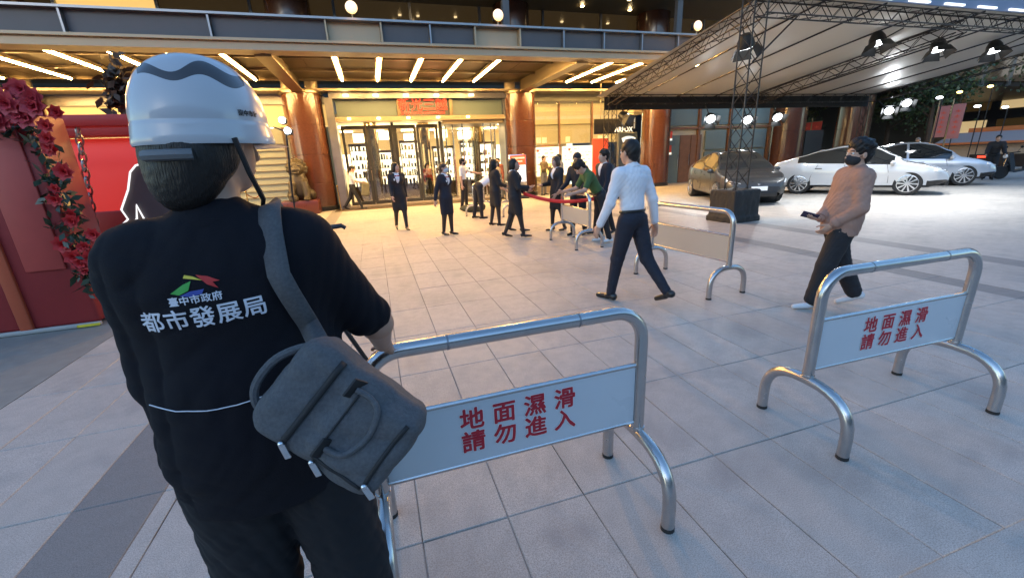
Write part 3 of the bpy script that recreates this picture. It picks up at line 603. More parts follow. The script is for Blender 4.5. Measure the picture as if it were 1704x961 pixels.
# floodlights on top of the canopy
FLOOD = emis('floodlight_lens', (1.0, .55, .16), .45)
def flood(x, label, y=13.05, z=5.29, rot=0):
    t = thing('floodlight', label, 'floodlight', (x, y, z), rot, 'floodlights on the canopy edge')
    MB().tube([(0, 0, 0), (0, 0, .16)], .02, 8).build('stem', G_STEEL, t, True); bx('housing', (-.13, 0, .16), (.13, .14, .38), G_DARK, t, .02); MB().ball((0, -.05, .27), (.15, .09, .15), 18, 12).build('lens', FLOOD, t, True)
    ld = bpy.data.lights.new('floodlight_beam', 'SPOT'); ld.energy = 240; ld.spot_size = R(150); ld.spot_blend = .7; ld.shadow_soft_size = .12; ld.color = (1.0, .5, .11)
    lo = bpy.data.objects.new('floodlight_beam', ld); COL.objects.link(lo); lo.parent = t; lo.location = (0, -.2, .27); lo.rotation_euler = (R(-55), 0, 0)
flood(.05, 'glowing floodlight on the canopy edge, left of the two above the lit panels'); flood(3.97, 'glowing floodlight on the canopy edge, right of the two above the lit panels'); flood(10.8, 'glowing floodlight on the canopy edge beside the marquee truss'); flood(-8.6, 'glowing floodlight on the canopy edge above the red booth')
# light stand behind the worker
ls = thing('light_stand', 'thin black light stand with two bright lamps beside the worker\'s head', 'light stand', (-1.35, 8.0, 0))
MB().tube([(0, 0, .05), (.03, 0, 1.3), (.12, 0, 2.3)], .014, 8).build('pole', G_DARK, ls, True)
for k in range(3): a = 2*PI*k/3+.3; MB().tube([(0, 0, .7), (.45*math.cos(a), .45*math.sin(a), .01)], .012, 6).build('tripod_leg', G_DARK, ls, True)
for z, x in ((2.26, .14), (2.42, .09)):
    b = MB().ball((x, .06, z), (.07, .06, .07)).build('lamp_head', G_DARK, ls, True); MB().ball((x, -.015, z), (.05, .03, .05)).build('bulb', emis('white_bulb', (.85, .93, 1.0), 6.0), b, True)
MB().tube([(-.06, 0, 2.32), (.22, 0, 2.2)], .01, 6).build('crossbar', G_DARK, ls, True)
cmr = thing('video_camera', 'black camera with grey green lens barrel just beyond the worker\'s shoulder', 'camera', (-.3, 2.5, 0))
MB().box((-.13, -.06, 1.2), (.0, .1, 1.345), .02).build('camera_body', G_DARK, cmr, True); MB().lathe([(.03, -.01), (.034, .09), (.036, .1)], 20, (-.1, .02, 1.365), 'x').build('lens_barrel', mat('grey_green_plastic', (.1, .14, .12), .5), cmr, True)
MB().tube([(-.01, 0, 1.27), (.03, 0, 1.31), (.05, 0, 1.335), (.10, -.005, 1.34), (.12, -.005, 1.325)], [.02, .018, .014, .013, .011], 8).build('grip_handle', G_DARK, cmr, True)
MB().tube([(-.07, .02, 1.2), (-.07, .02, .8)], .02, 8).build('tripod_column', G_DARK, cmr, True)
for k in range(3): a = 2*PI*k/3; MB().tube([(-.07, .02, .95), (-.07+.4*math.cos(a), .02+.4*math.sin(a), .0)], .014, 6).build('tripod_leg', G_DARK, cmr, True)

# ================================================================== LION, STANCHIONS, BAG, RIBBON
# (lion modelled from blended forms in sdf; built after the sculpting helper)
BRASS = mat('brass', (.6, .42, .16), .2, 1.0); ROPE = mat('red_brown_rope', (.14, .03, .02), .8)
for i, (x, y, nm) in enumerate(((-4.6, 18.4, 'left of the lion, nearer to the staircase wall'), (-4.25, 19.2, 'left of the lion, right beside its plinth'), (-1.4, 18.6, 'right of the lion beside the door jamb'))):
    t = thing('stanchion', 'small brass stanchion '+nm, 'stanchion', (x, y, 0), 0, 'stanchions by the lion'); MB().lathe([(.16, 0), (.16, .02), (.03, .05)], 20).build('base', BRASS, t, True); MB().lathe([(.022, .03), (.022, .92), (.035, .93), (.035, .97), (.01, 1.0)], 14).build('post', BRASS, t, True)
tag(MB().tube([(-4.6+.35*k/8, 18.4+.8*k/8, .88-.18*math.sin(PI*k/8)) for k in range(9)], .02, 8).build('barrier_rope', ROPE, None, True), 'dark rope sagging between the two stanchions left of the lion', 'rope')
v = []; f = []; n = 16
for k in range(n+1):
    u = k/n; x, y = 3.0+1.0*u, 8.62-1.25*u; z = .95-.1*u-.1*math.sin(PI*u); v += [(x, y, z-.035), (x+.004, y+.004, z+.035)]
    if k: f.append((2*k-2, 2*k, 2*k+1, 2*k-1))
rb = mk('red_ribbon', v, f, mat('red_ribbon', (.62, .02, .02), .5), None, True); sol = rb.modifiers.new('s', 'SOLIDIFY'); sol.thickness = .004; tag(rb, 'red ribbon stretched from a woman\'s hand to the barrier of the man in green', 'ribbon')
# ================================================================== BACKGROUND AT THE RIGHT
BARK = mat('bark', (.07, .045, .03), .9, var=.3, scale=12, bump=.5); LEAF = [mat('leaf_%s' % k, c, .5, var=.3, scale=2) for k, c in (('dark', (.03, .055, .02)), ('mid', (.05, .08, .025)), ('olive', (.075, .085, .025)))]
def tree(label, x, y, hgt, cr, seed, lm):
    rg = np.random.default_rng(seed); t = thing('street_tree', label, 'tree', (x, y, 0), 0, 'trees along the street')
    mb = MB().tube([(0, 0, 0), (.05, .03, hgt*.25), (-.05, .1, hgt*.5), (.0, .1, hgt*.8)], [.2, .16, .12, .05], 10); tips = []
    for k in range(9):
        a = rg.uniform(0, 2*PI); z0 = hgt*rg.uniform(.32, .6); l = cr*rg.uniform(.5, .95); p1 = (math.cos(a)*l*.5, math.sin(a)*l*.5, z0+l*.4); p2 = (math.cos(a)*l, math.sin(a)*l, z0+l*rg.uniform(.5, .9)); tips += [p1, p2]; mb.tube([(0, .05, z0), p1, p2], [.07, .05, .02], 6)
    mb.build('trunk', BARK, t, True); tips = np.array(tips + [(0, 0, hgt*.9), (0, 0, hgt*.75)])
    for c in range(2):
        N = 1400; ctr = tips[rg.integers(0, len(tips), N)] + rg.normal(0, cr*.2, (N, 3)); a = rg.normal(0, 1, (N, 3)); a /= np.linalg.norm(a, axis=1)[:, None]; b = np.cross(a, rg.normal(0, 1, (N, 3))); b /= np.linalg.norm(b, axis=1)[:, None]
        s_ = rg.uniform(.08, .17, N)[:, None]; vv = np.stack([ctr-a*s_, ctr+b*s_*.5, ctr+a*s_, ctr-b*s_*.5], 1).reshape(-1, 3); mk('crown', vv.tolist(), [(4*i, 4*i+1, 4*i+2, 4*i+3) for i in range(N)], LEAF[(lm+c) % 3], t)
tree('dark tree seen between the two orange granite columns', 31.5, 27, 6, 2.4, 1, 2); tree('dark street tree behind the tilted pink banners', 36, 20, 7.5, 2.9, 2, 0)
tree('dark street tree at the far right behind the stall', 43, 16, 8, 3.2, 3, 1); tree('olive street tree above the stall at the right edge', 39, 11.5, 7.5, 3.0, 4, 1); tree('dark tree far behind the parked silver car', 40, 25, 8, 3.2, 5, 0)
def tower_block(name, label, a, b, wall, nx, nz, seed, face):
    t = thing(name, label, 'building', (a[0], a[1], 0)); rg = random.Random(seed); L_ = (b[0]-a[0], b[1]-a[1], b[2]); bx('wall', (0, 0, 0), L_, wall, t)
    lit = emis('lit_window', (1, .7, .3), .12)
    for i in range(nx):
        for k in range(nz):
            m_ = lit if rg.random() < .22 else G_DGLASS
            if face == 'x':
                w_ = L_[1]/nx; bx('window', (-.06, i*w_+.4, 1.2+k*3.2), (-.01, (i+1)*w_-.4, 3.4+k*3.2), m_, t)
            else:
                w_ = L_[0]/nx; bx('window', (i*w_+.4, -.06, 1.2+k*3.2), ((i+1)*w_-.4, -.01, 3.4+k*3.2), m_, t)
tower_block('office_block', 'dark office block with a few lit windows beyond the street trees', (64, -6), (80, 40, 24), mat('dark_stone', (.06, .06, .065), .7, var=.2), 14, 7, 3, 'x')
tower_block('street_building', 'low dark building with lit windows behind the arcade', (26, 44), (66, 54, 14), mat('dark_stone2', (.05, .05, .05), .7, var=.2), 12, 4, 4, 'y')
tower_block('opposite_block', 'unseen grey office row across the street behind the viewer', (-60, -46), (60, -34, 15), mat('grey_stone', (.2, .19, .18), .7, var=.2), 16, 4, 6, 'y')  # out of view, added to block the low sky behind the camera
BAN = [mat('pink_banner', (.42, .17, .16), .7, var=.2, scale=3), mat('red_banner', (.45, .04, .03), .7, var=.2, scale=3)]
for i, (x, y, z0, z1, w_, m_, lb) in enumerate(((30, 16.2, 1.75, 3.35, .52, 0, 'left of the two pink banners above the silver car'), (30, 15.58, 1.65, 3.38, .52, 0, 'right of the two pink banners above the silver car'), (30, 24.1, 1.3, 3.2, .7, 1, 'left of the two red banners seen between the granite columns'), (30, 23.3, 1.3, 3.2, .7, 1, 'right of the two red banners seen between the granite columns'))):
    t = thing('street_banner', lb, 'banner', (x, y, 0), 0, 'banners on street poles'); MB().tube([(0, w_/2+.04, 0), (0, w_/2+.04, z1+.3)], .035, 8).build('pole', G_STEEL, t, True)
    MB().tube([(0, -w_/2, z1+.02), (0, w_/2+.04, z1+.02)], .012, 6).build('crossbar', G_STEEL, t, True); bx('banner_cloth', (-.01, -w_/2, z0), (.01, w_/2, z1), BAN[m_], t)
    for k in range(5):
        zc = z1-.25-k*(z1-z0-.4)/5; mb = MB(); mb.box((-.014, -w_*.22, zc-.1), (-.0105, w_*.22, zc-.07)).box((-.014, -w_*.03, zc-.16), (-.0105, w_*.03, zc)).box((-.014, -w_*.2, zc-.16), (-.0105, w_*.2, zc-.14))
        mb.build('printed_mark', PRED, t)
k = thing('market_stall', 'food stall with an orange lit awning at the right edge', 'stall', (34, 14.2, 0))
ORG = mat('orange_awning', (.4, .12, .04), .6, var=.1, emit=(1, .35, .08), estr=.012)
bx('counter_wall', (0, 0, 0), (1.6, 3.9, 1.22), mat('beige_board', (.42, .33, .24), .6, var=.15), k); bx('awning_edge', (-.5, -1.2, 1.28), (-.42, 4.0, 1.4), ORG, k)
mk('awning', [(-.5, -1.2, 1.4), (-.5, 4.0, 1.4), (1.2, 4.0, 1.95), (1.2, -1.2, 1.95)], [(0, 1, 2, 3)], mat('pale_awning', (.3, .27, .27), .6), k); bx('back_board', (1.3, -1.2, 1.5), (1.4, 3.4, 2.2), ORG, k)
for y in (-1.1, 3.9): MB().tube([(-.45, y, 0), (-.45, y, 1.3)], .03, 8).build('post', G_STEEL, k, True)
bx('tail_light', (-.1, 1.6, .5), (-.02, 2.0, .62), mat('red_lamp', (.5, .02, .01), .3, emit=(1, .06, .03), estr=.6), k); bx('dark_cabinet', (-.04, 0, .0), (-.005, 2.4, .7), G_DARK, k)
SLAMP = [emis('street_white', (.85, .93, 1), 4), emis('street_yellow', (1, .62, .15), 4)]
for i, (x, y, z, c, lb) in enumerate(((27, 14.9, 3.6, 0, 'white street lamp left of the pink banners'), (29.5, 14.6, 3.15, 0, 'white street lamp right of the pink banners'), (32, 14.7, 3.1, 0, 'brightest white street lamp above the stall'), (33, 17.3, 4.2, 1, 'yellow street lamp above the pink banners'), (33, 16.0, 4.3, 1, 'small yellow street lamp above the right pink banner'), (35, 24.5, 4.0, 1, 'yellow street lamp between the granite columns'), (33, 12.6, 4.6, 0, 'white street lamp under the marquee corner'))):
    t = thing('street_lamp', lb, 'street lamp', (x, y, 0), 0, 'street lamps at the right'); MB().tube([(.25, 0, 0), (.25, 0, z-.1), (.2, 0, z+.05), (0, 0, z+.08)], .025, 8).build('post', G_DARK, t, True); MB().ball((0, 0, z), (.1, .13, .06)).build('lamp_glass', SLAMP[c], t, True)
# scooter
sc = thing('motor_scooter', 'dark motor scooter parked at the right edge beyond the cars', 'scooter', (24.6, 10.35, 0), R(150)); SCP = mat('scooter_paint', (.03, .035, .04), .25, coat=.8)
for x in (-.62, .62):
    MB().lathe([(.12, -.05), (.23, -.06), (.255, -.03), (.255, .03), (.23, .06), (.12, .05)], 24, (x, 0, .255), 'y').build('wheel', TYRE, sc, True)
MB().prism([(-.85, .45), (-.3, .35), (.25, .25), (.3, .32), (-.15, .4), (-.2, .74), (-.8, .78), (-.95, .6)], .3, lambda x, y, h: (x, h-.15, y)).build('rear_body', SCP, sc); MB().prism([(.3, .25), (.42, .3), (.6, .95), (.5, 1.0), (.32, .5)], .36, lambda x, y, h: (x, h-.18, y)).build('front_shield', SCP, sc)
MB().tube([(.62, 0, .25), (.5, 0, 1.0)], .03, 8).build('fork', G_CHROME, sc, True); MB().tube([(.42, -.34, 1.04), (.5, 0, 1.0), (.42, .34, 1.04)], .018, 8).build('handlebar', G_DARK, sc, True); MB().box((-.8, -.14, .76), (-.15, .14, .86), .04).build('seat', RUBBER, sc, True); MB().ball((.6, 0, .88), (.06, .1, .08)).build('headlamp', LENS, sc, True)
for s in (-1, 1): MB().tube([(.45, s*.25, 1.03), (.4, s*.32, 1.2)], .008, 5).ball((.4, s*.34, 1.22), (.02, .07, .045)).build('mirror', G_DARK, sc, True)

# ================================================================== RED PHOTO BOOTH AT THE LEFT
BRED = mat('booth_red', (.42, .03, .025), .45, var=.12, scale=3, bump=.05); BDARK = mat('booth_dark_red', (.28, .025, .025), .5, var=.2, scale=3); BPINK = mat('booth_pink_red', (.4, .055, .045), .5, var=.1); BLIT = mat('booth_lit_red', (.6, .05, .04), .5, emit=(1, .05, .035), estr=.085)
bt = thing('photo_booth', 'red festive photo booth frame with flower garland and hanging chains', 'photo booth', (-3.9, 6.2, 0))
def B(a): return (a[0]+3.9, a[1]-6.2, a[2])
def bb(name, a, b, m, c=.01, parent=None): return bx(name, B(a), B(b), m, parent or bt, c)
bb('front_pillar', (-5.4, 5.95, 0.03), (-3.3, 6.55, 2.35), BDARK, .04); bb('pillar_trim', (-4.02, 5.91, .02), (-3.9, 5.952, 2.33), mat('orange_trim', (.45, .09, .04), .4)); bb('pillar_panel', (-3.78, 5.92, .7), (-3.42, 5.952, 2.2), BPINK)
bb('kick_strip', (-5.4, 5.9, 0.004), (-3.28, 5.95, .05), mat('grey_strip', (.4, .4, .38), .5)); bb('hazard_tape', (-3.5, 5.893, .012), (-3.28, 5.899, .04), mat('yellow_tape', (.7, .6, .05), .5))
bb('back_panel', (-6.2, 8.5, .6), (-2.6, 8.6, 2.25), BLIT); bb('top_beam', (-6.2, 8.3, 2.27), (-2.6, 8.62, 2.46), BRED); bb('platform', (-6.2, 6.6, .0), (-2.7, 8.7, .35), BRED, .03); bb('far_pillar', (-2.75, 8.1, .3), (-2.45, 8.7, 2.3), BDARK); bb('swing_bench', (-4.0, 7.2, .62), (-2.75, 7.65, .72), BPINK, .02); bb('bench_back', (-4.0, 7.65, .72), (-2.75, 7.7, 1.2), BRED, .02)
CHAIN = mat('chain_metal', (.32, .3, .3), .3, .9)
def chain(p0, p1, n):
    p0, p1 = Vector(B(p0)), Vector(B(p1)); mb = MB(); d = p1-p0
    for k in range(n):
        c = p0+d*((k+.5)/n); l = d.length/n*.72; a = d.normalized(); s_ = Vector((1, 0, 0)) if k % 2 else Vector((0, 1, 0)); mb.tube([c+a*l*math.cos(q)+s_*l*.5*math.sin(q) for q in [2*PI*j/10 for j in range(10)]], l*.16, 5, closed=True)
    mb.build('chain', CHAIN, bt, True)
chain((-3.53, 7.2, 2.3), (-3.78, 7.3, .72), 15); chain((-2.7, 7.2, 2.3), (-3.15, 7.4, .72), 15); bb('swing_beam', (-5.6, 7.1, 2.3), (-2.5, 7.35, 2.44), BRED)
# flowers, each a bloom of petals; leaves behind them
PET = [mat('petal_red', (.5, .02, .025), .5, var=.25, scale=9), mat('petal_pink', (.45, .03, .045), .5, var=.2, scale=9)]; GLF = mat('garland_leaf', (.025, .045, .025), .4, var=.4, scale=5)
def bloom(c, r, seed, m):
    rg = random.Random(seed); mb = MB()
    for ring in range(3):
        for k in range(7-ring):
            a = 2*PI*k/(7-ring)+ring*.4+rg.uniform(-.1, .1); e = .25+.45*ring; rr = r*(1-.25*ring); d = Vector((math.cos(a)*math.cos(e), -math.sin(e), math.sin(a)*math.cos(e))); s_ = d.cross(Vector((0, 1, 0))).normalized()
            tip = d*rr; midp = d*rr*.6+Vector((0, -.12*r, 0)); mb.add([(0, 0, 0), midp+s_*rr*.34, tip, midp-s_*rr*.34], [(0, 1, 2, 3)])
    o = mb.build('flower', m, bt, True); o.location = B(c)
gar = [(-3.75, 5.85, 2.35), (-3.55, 5.8, 2.42), (-3.35, 5.8, 2.38), (-3.2, 5.82, 2.3), (-3.5, 5.78, 2.28), (-3.68, 5.78, 2.25), (-3.3, 5.78, 2.22), (-3.15, 5.85, 1.98), (-3.1, 5.85, 1.72), (-3.2, 5.8, 1.55), (-3.15, 5.85, 1.3), (-3.3, 5.8, 1.02), (-3.15, 5.8, .95), (-3.05, 5.82, .85), (-3.2, 5.8, .75), (-2.95, 5.85, .92), (-3.6, 5.8, 2.5), (-3.42, 5.8, 2.52), (-3.9, 5.82, 2.38), (-3.02, 5.82, 1.05)]
_rg = random.Random(9); gar += [(_rg.uniform(-4.0, -3.25), _rg.uniform(5.76, 5.84), _rg.uniform(2.23, 2.6)) for _ in range(16)] + [(-3.15+_rg.uniform(-.1, .12), 5.8, _rg.uniform(.7, 2.1)) for _ in range(8)]
for i, c in enumerate(gar): bloom((c[0]+(.22 if c[2] > 2.2 else 0), c[1], c[2]+(.03*math.sin(i*5))), .06+.045*((i*7) % 3)/2 + (.02 if c[2] > 2.2 else 0), i, PET[1 if (c[2] > 2.2 and i % 3) else 0])
rg = np.random.default_rng(5); lv = []; lf = []
path = [(-4.0, 5.9, 2.2), (-3.3, 5.88, 2.2), (-3.2, 5.9, 1.6), (-3.25, 5.9, 1.2), (-3.2, 5.9, .6), (-3.15, 5.9, .5)]
for i in range(420):
    k = rg.integers(0, len(path)-1); u = rg.random(); c = Vector(path[k]).lerp(Vector(path[k+1]), u)+Vector(rg.normal(0, .07, 3)); a = Vector(rg.normal(0, 1, 3)).normalized(); b = a.cross(Vector(rg.normal(0, 1, 3))).normalized(); s_ = rg.uniform(.04, .08); n0 = len(lv)
    lv += [B(c-a*s_), B(c+b*s_*.45), B(c+a*s_), B(c-b*s_*.45)]; lf.append((n0, n0+1, n0+2, n0+3))
gl = mk('garland_leaves', lv, lf, GLF, bt); gl['kind'] = 'stuff'
lv = []; lf = []
for i in range(420):
    c = Vector((-3.42, 8.35, 2.85))+Vector(rg.normal(0, 1, 3))*Vector((.1, .1, .17)); a = Vector(rg.normal(0, 1, 3)).normalized(); b = a.cross(Vector(rg.normal(0, 1, 3))).normalized(); s_ = rg.uniform(.05, .1); n0 = len(lv); lv += [B(c-a*s_), B(c+b*s_*.5), B(c+a*s_), B(c-b*s_*.5)]; lf.append((n0, n0+1, n0+2, n0+3))
gl = mk('top_foliage', lv, lf, mat('brown_foliage', (.06, .035, .02), .6, var=.4), bt); gl['kind'] = 'stuff'
# neon outlined cut-out figure standing in front of the booth panel
ne = thing('neon_cutout', 'grey cut-out board edged with white neon in front of the red booth', 'cut-out', (-3.0, 7.0, 0))
ol = [(-.3, .55), (-.34, 1.0), (-.2, 1.12), (-.24, 1.25), (-.1, 1.5), (-.02, 1.72), (.06, 1.8), (.25, 1.85), (.5, 1.7), (.55, 1.2), (.5, .55)]
MB().prism(ol[::-1], .06, lambda x, y, h: (x, h, y)).build('board', mat('grey_board', (.1, .075, .07), .6, var=.25, scale=4), ne); NEON = emis('white_neon', (1, .97, .95), .25)
MB().tube([(p[0], -.02, p[1]) for p in ol[1:8]], .012, 8).build('neon_tube', NEON, ne, True); MB().tube([(-.34, -.02, 1.0), (-.22, -.02, .98), (-.1, -.02, 1.12), (-.06, -.02, 1.3), (-.02, -.02, 1.1), (-.1, -.02, .9), (.02, -.02, .94), (.02, -.02, .78), (.1, -.02, .95), (.14, -.02, .8)], .012, 8).build('neon_tube', NEON, ne, True)
MB().tube([(.0, .1, .0), (.0, .06, .6)], .02, 6).tube([(.3, .1, .0), (.3, .06, .6)], .02, 6).build('support_leg', G_DARK, ne, True)
# ================================================================== SCULPTING: blended solids -> one smooth surface
def rotm(rx=0, ry=0, rz=0): return np.array(Euler((R(rx), R(ry), R(rz))).to_matrix())
def cap(a, b, ra, rb=None, k=.02, sq=None): return dict(t='c', a=np.array(a, float), b=np.array(b, float), ra=ra, rb=ra if rb is None else rb, k=k, sq=sq)
def ell(c, r, rot=None, k=.02): return dict(t='e', c=np.array(c, float), r=np.array(r, float), rot=rot, k=k)
def rbox(c, hs, rad, rot=None, k=.01): return dict(t='b', c=np.array(c, float), h=np.array(hs, float), rad=rad, rot=rot, k=k)
def sub(p): p = dict(p); p['sub'] = True; return p
def _bound(p):
    if p['t'] == 'c': r = max(p['ra'], p['rb']); return np.minimum(p['a'], p['b'])-r, np.maximum(p['a'], p['b'])+r
    m = p['r'].max() if p['t'] == 'e' else np.linalg.norm(p['h'])+p['rad']
    return p['c']-m, p['c']+m
def _dist(p, Q):
    if p['t'] == 'c':
        ab = p['b']-p['a']; t = np.clip(((Q-p['a']) @ ab)/max(ab @ ab, 1e-9), 0, 1); D = Q-p['a']-t[..., None]*ab
        if p['sq'] is not None:
            ax, s_ = p['sq']; c = D @ ax; D = D+(c*(1/s_-1))[..., None]*ax; return (np.linalg.norm(D, axis=-1)-(p['ra']+(p['rb']-p['ra'])*t))*min(1, s_)
        return np.linalg.norm(D, axis=-1)-(p['ra']+(p['rb']-p['ra'])*t)
    D = Q-p['c']
    if p['rot'] is not None: D = D @ p['rot']
    if p['t'] == 'e':
        n = np.linalg.norm(D/p['r'], axis=-1); g = np.linalg.norm(D/p['r']**2, axis=-1); return n*(n-1)/np.maximum(g, 1e-6)
    q = np.abs(D)-p['h']; return np.linalg.norm(np.maximum(q, 0), axis=-1)+np.minimum(q.max(-1), 0)-p['rad']
def sculpt(prims, vox, wr=0.0, wf=18.0, seed=0, cutz=None):
    lo = np.min([_bound(p)[0] for p in prims if not p.get('sub')], 0)-vox*3-.01; hi = np.max([_bound(p)[1] for p in prims if not p.get('sub')], 0)+vox*3+.01
    n = np.ceil((hi-lo)/vox).astype(int)+1; F = np.full(n, .5, np.float32); ax = [lo[i]+vox*np.arange(n[i]) for i in range(3)]
    for p in prims:
        b0, b1 = _bound(p); mg = p['k']+vox*3; i0 = np.clip(np.floor((b0-mg-lo)/vox).astype(int), 0, n-1); i1 = np.clip(np.ceil((b1+mg-lo)/vox).astype(int)+1, 1, n)
        if (i1 <= i0).any(): continue
        s_ = tuple(slice(i0[i], i1[i]) for i in range(3)); Q = np.stack(np.meshgrid(*[ax[i][s_[i]] for i in range(3)], indexing='ij'), -1); d = _dist(p, Q); f = F[s_]; k = p['k']
        if p.get('sub'): h = np.clip(.5-.5*(f+d)/k, 0, 1); F[s_] = f*(1-h)-d*h+k*h*(1-h)
        else: h = np.clip(.5+.5*(f-d)/k, 0, 1); F[s_] = f*(1-h)+d*h-k*h*(1-h)
    if wr > 0:
        rg = np.random.default_rng(seed); msk = np.abs(F) < max(.03, 4*vox); Q = lo+vox*np.argwhere(msk); W_ = 0
        for q in range(6):
            wv = rg.normal(0, 1, 3)*np.array([1, 1, 1.4]); wv *= wf*(.6+.35*q)/np.linalg.norm(wv); W_ = W_+(1.1-2*np.abs(np.sin(Q @ wv+rg.uniform(0, 6)+1.7*np.sin(Q @ rg.normal(0, 9, 3)+rg.uniform(0, 6))))**.7)*(.5+.5*np.sin(Q @ rg.normal(0, 7, 3)+rg.uniform(0, 6)))/(1+q*.5)
        F[msk] += (wr*W_*.5).astype(np.float32)
    Sg = F < 0; c = Sg[:-1, :-1, :-1].astype(np.int8); cnt = sum(Sg[i:n[0]-1+i, j:n[1]-1+j, k:n[2]-1+k].astype(np.int8) for i in (0, 1) for j in (0, 1) for k in (0, 1)); act = (cnt > 0) & (cnt < 8)
    I = np.argwhere(act); idx = np.full(act.shape, -1, np.int64); idx[act] = np.arange(len(I)); acc = np.zeros((len(I), 3)); num = np.zeros(len(I))
    crn = [(i, j, k) for i in (0, 1) for j in (0, 1) for k in (0, 1)]
    for a in crn:
        for axx in range(3):
            if a[axx]: continue
            b = list(a); b[axx] = 1; fa = F[I[:, 0]+a[0], I[:, 1]+a[1], I[:, 2]+a[2]]; fb = F[I[:, 0]+b[0], I[:, 1]+b[1], I[:, 2]+b[2]]; m_ = (fa < 0) != (fb < 0); t = np.where(m_, fa/np.where(m_, fa-fb, 1), 0)
            P_ = I+np.array(a); P_ = P_.astype(float); P_[:, axx] += t; acc[m_] += P_[m_]; num[m_] += 1
    V = lo+vox*acc/np.maximum(num, 1)[:, None]; Fc = []
    for axx in range(3):
        s0 = [slice(None)]*3; s1 = [slice(None)]*3; s0[axx] = slice(0, -1); s1[axx] = slice(1, None); d = Sg[tuple(s0)] != Sg[tuple(s1)]; E_ = np.argwhere(d); u, w_ = (axx+1) % 3, (axx+2) % 3
        ok = (E_[:, u] > 0) & (E_[:, w_] > 0) & (E_[:, u] < n[u]-1) & (E_[:, w_] < n[w_]-1); E_ = E_[ok]; ins = Sg[tuple(s0)][tuple(E_.T)]
        def g(du, dw): q = E_.copy(); q[:, u] += du; q[:, w_] += dw; return idx[tuple(q.T)]
        quad = np.stack([g(-1, -1), g(0, -1), g(0, 0), g(-1, 0)], 1); quad[~ins] = quad[~ins][:, ::-1]; Fc.append(quad)
    return V, np.concatenate(Fc)
def sobj(name, prims, vox, m_, parent, wr=0.0, wf=18.0, seed=0):
    V, Fc = sculpt(prims, vox, wr, wf, seed); me = bpy.data.meshes.new(name); me.vertices.add(len(V)); me.vertices.foreach_set('co', V.astype(np.float32).ravel()); k = len(Fc); me.loops.add(4*k); me.loops.foreach_set('vertex_index', Fc.astype(np.int32).ravel()); me.polygons.add(k); me.polygons.foreach_set('loop_start', np.arange(0, 4*k, 4, dtype=np.int32)); me.update(); me.validate()
    me.polygons.foreach_set('use_smooth', [True]*len(me.polygons)); me.materials.append(m_); o = bpy.data.objects.new(name, me); COL.objects.link(o); o.parent = parent; return o

# ------------------------------------------------------------------ figures
SKIN = mat('skin', (.50, .30, .21), .5, var=.08, scale=20); SKIN2 = mat('skin_tan', (.38, .22, .15), .5, var=.08, scale=20); HAIR = mat('black_hair', (.012, .01, .009), .42, var=.5, scale=14, bump=.4, bscale=22, spec=.3, stretch=(14, 14, 1.6)); HAIRB = mat('brown_hair', (.05, .028, .018), .42, var=.5, scale=14, bump=.9, bscale=22, stretch=(14, 14, 1.6))
C_BLACK = mat('black_suit_cloth', (.014, .014, .017), .8, var=.3, scale=12, bump=.1); C_NAVY = mat('navy_cloth', (.012, .014, .025), .8, var=.3, scale=12, bump=.1); C_WHITE = mat('white_shirt_cloth', (.72, .73, .76), .75, var=.05, scale=8); C_GREEN = mat('green_shirt_cloth', (.05, .11, .035), .85, var=.15); C_PINK = mat('dusty_pink_cloth', (.34, .205, .155), .9, var=.2, scale=6, bump=.25, bscale=60); C_BROWN = mat('brown_cloth', (.12, .09, .05), .85, var=.2); C_GREY = mat('grey_trouser', (.15, .15, .15), .85, var=.2); C_STOCK = mat('black_stocking', (.018, .014, .014), .5); LEATHER = mat('black_leather', (.012, .012, .012), .3, coat=.3); WSHOE = mat('white_shoe', (.7, .7, .7), .5); C_TAN = mat('tan_cloth', (.4, .3, .2), .85, var=.2); MASK = mat('black_mask', (.02, .02, .022), .8); MASKW = mat('pale_mask', (.5, .55, .6), .8); EYEW = mat('eye_white', (.7, .7, .68), .2); EYEB = mat('eye_dark', (.02, .012, .01), .1); TIE = mat('red_tie', (.35, .02, .02), .6); BADGE = mat('white_badge', (.75, .75, .75), .4); LIPS = mat('lips', (.4, .13, .11), .5)
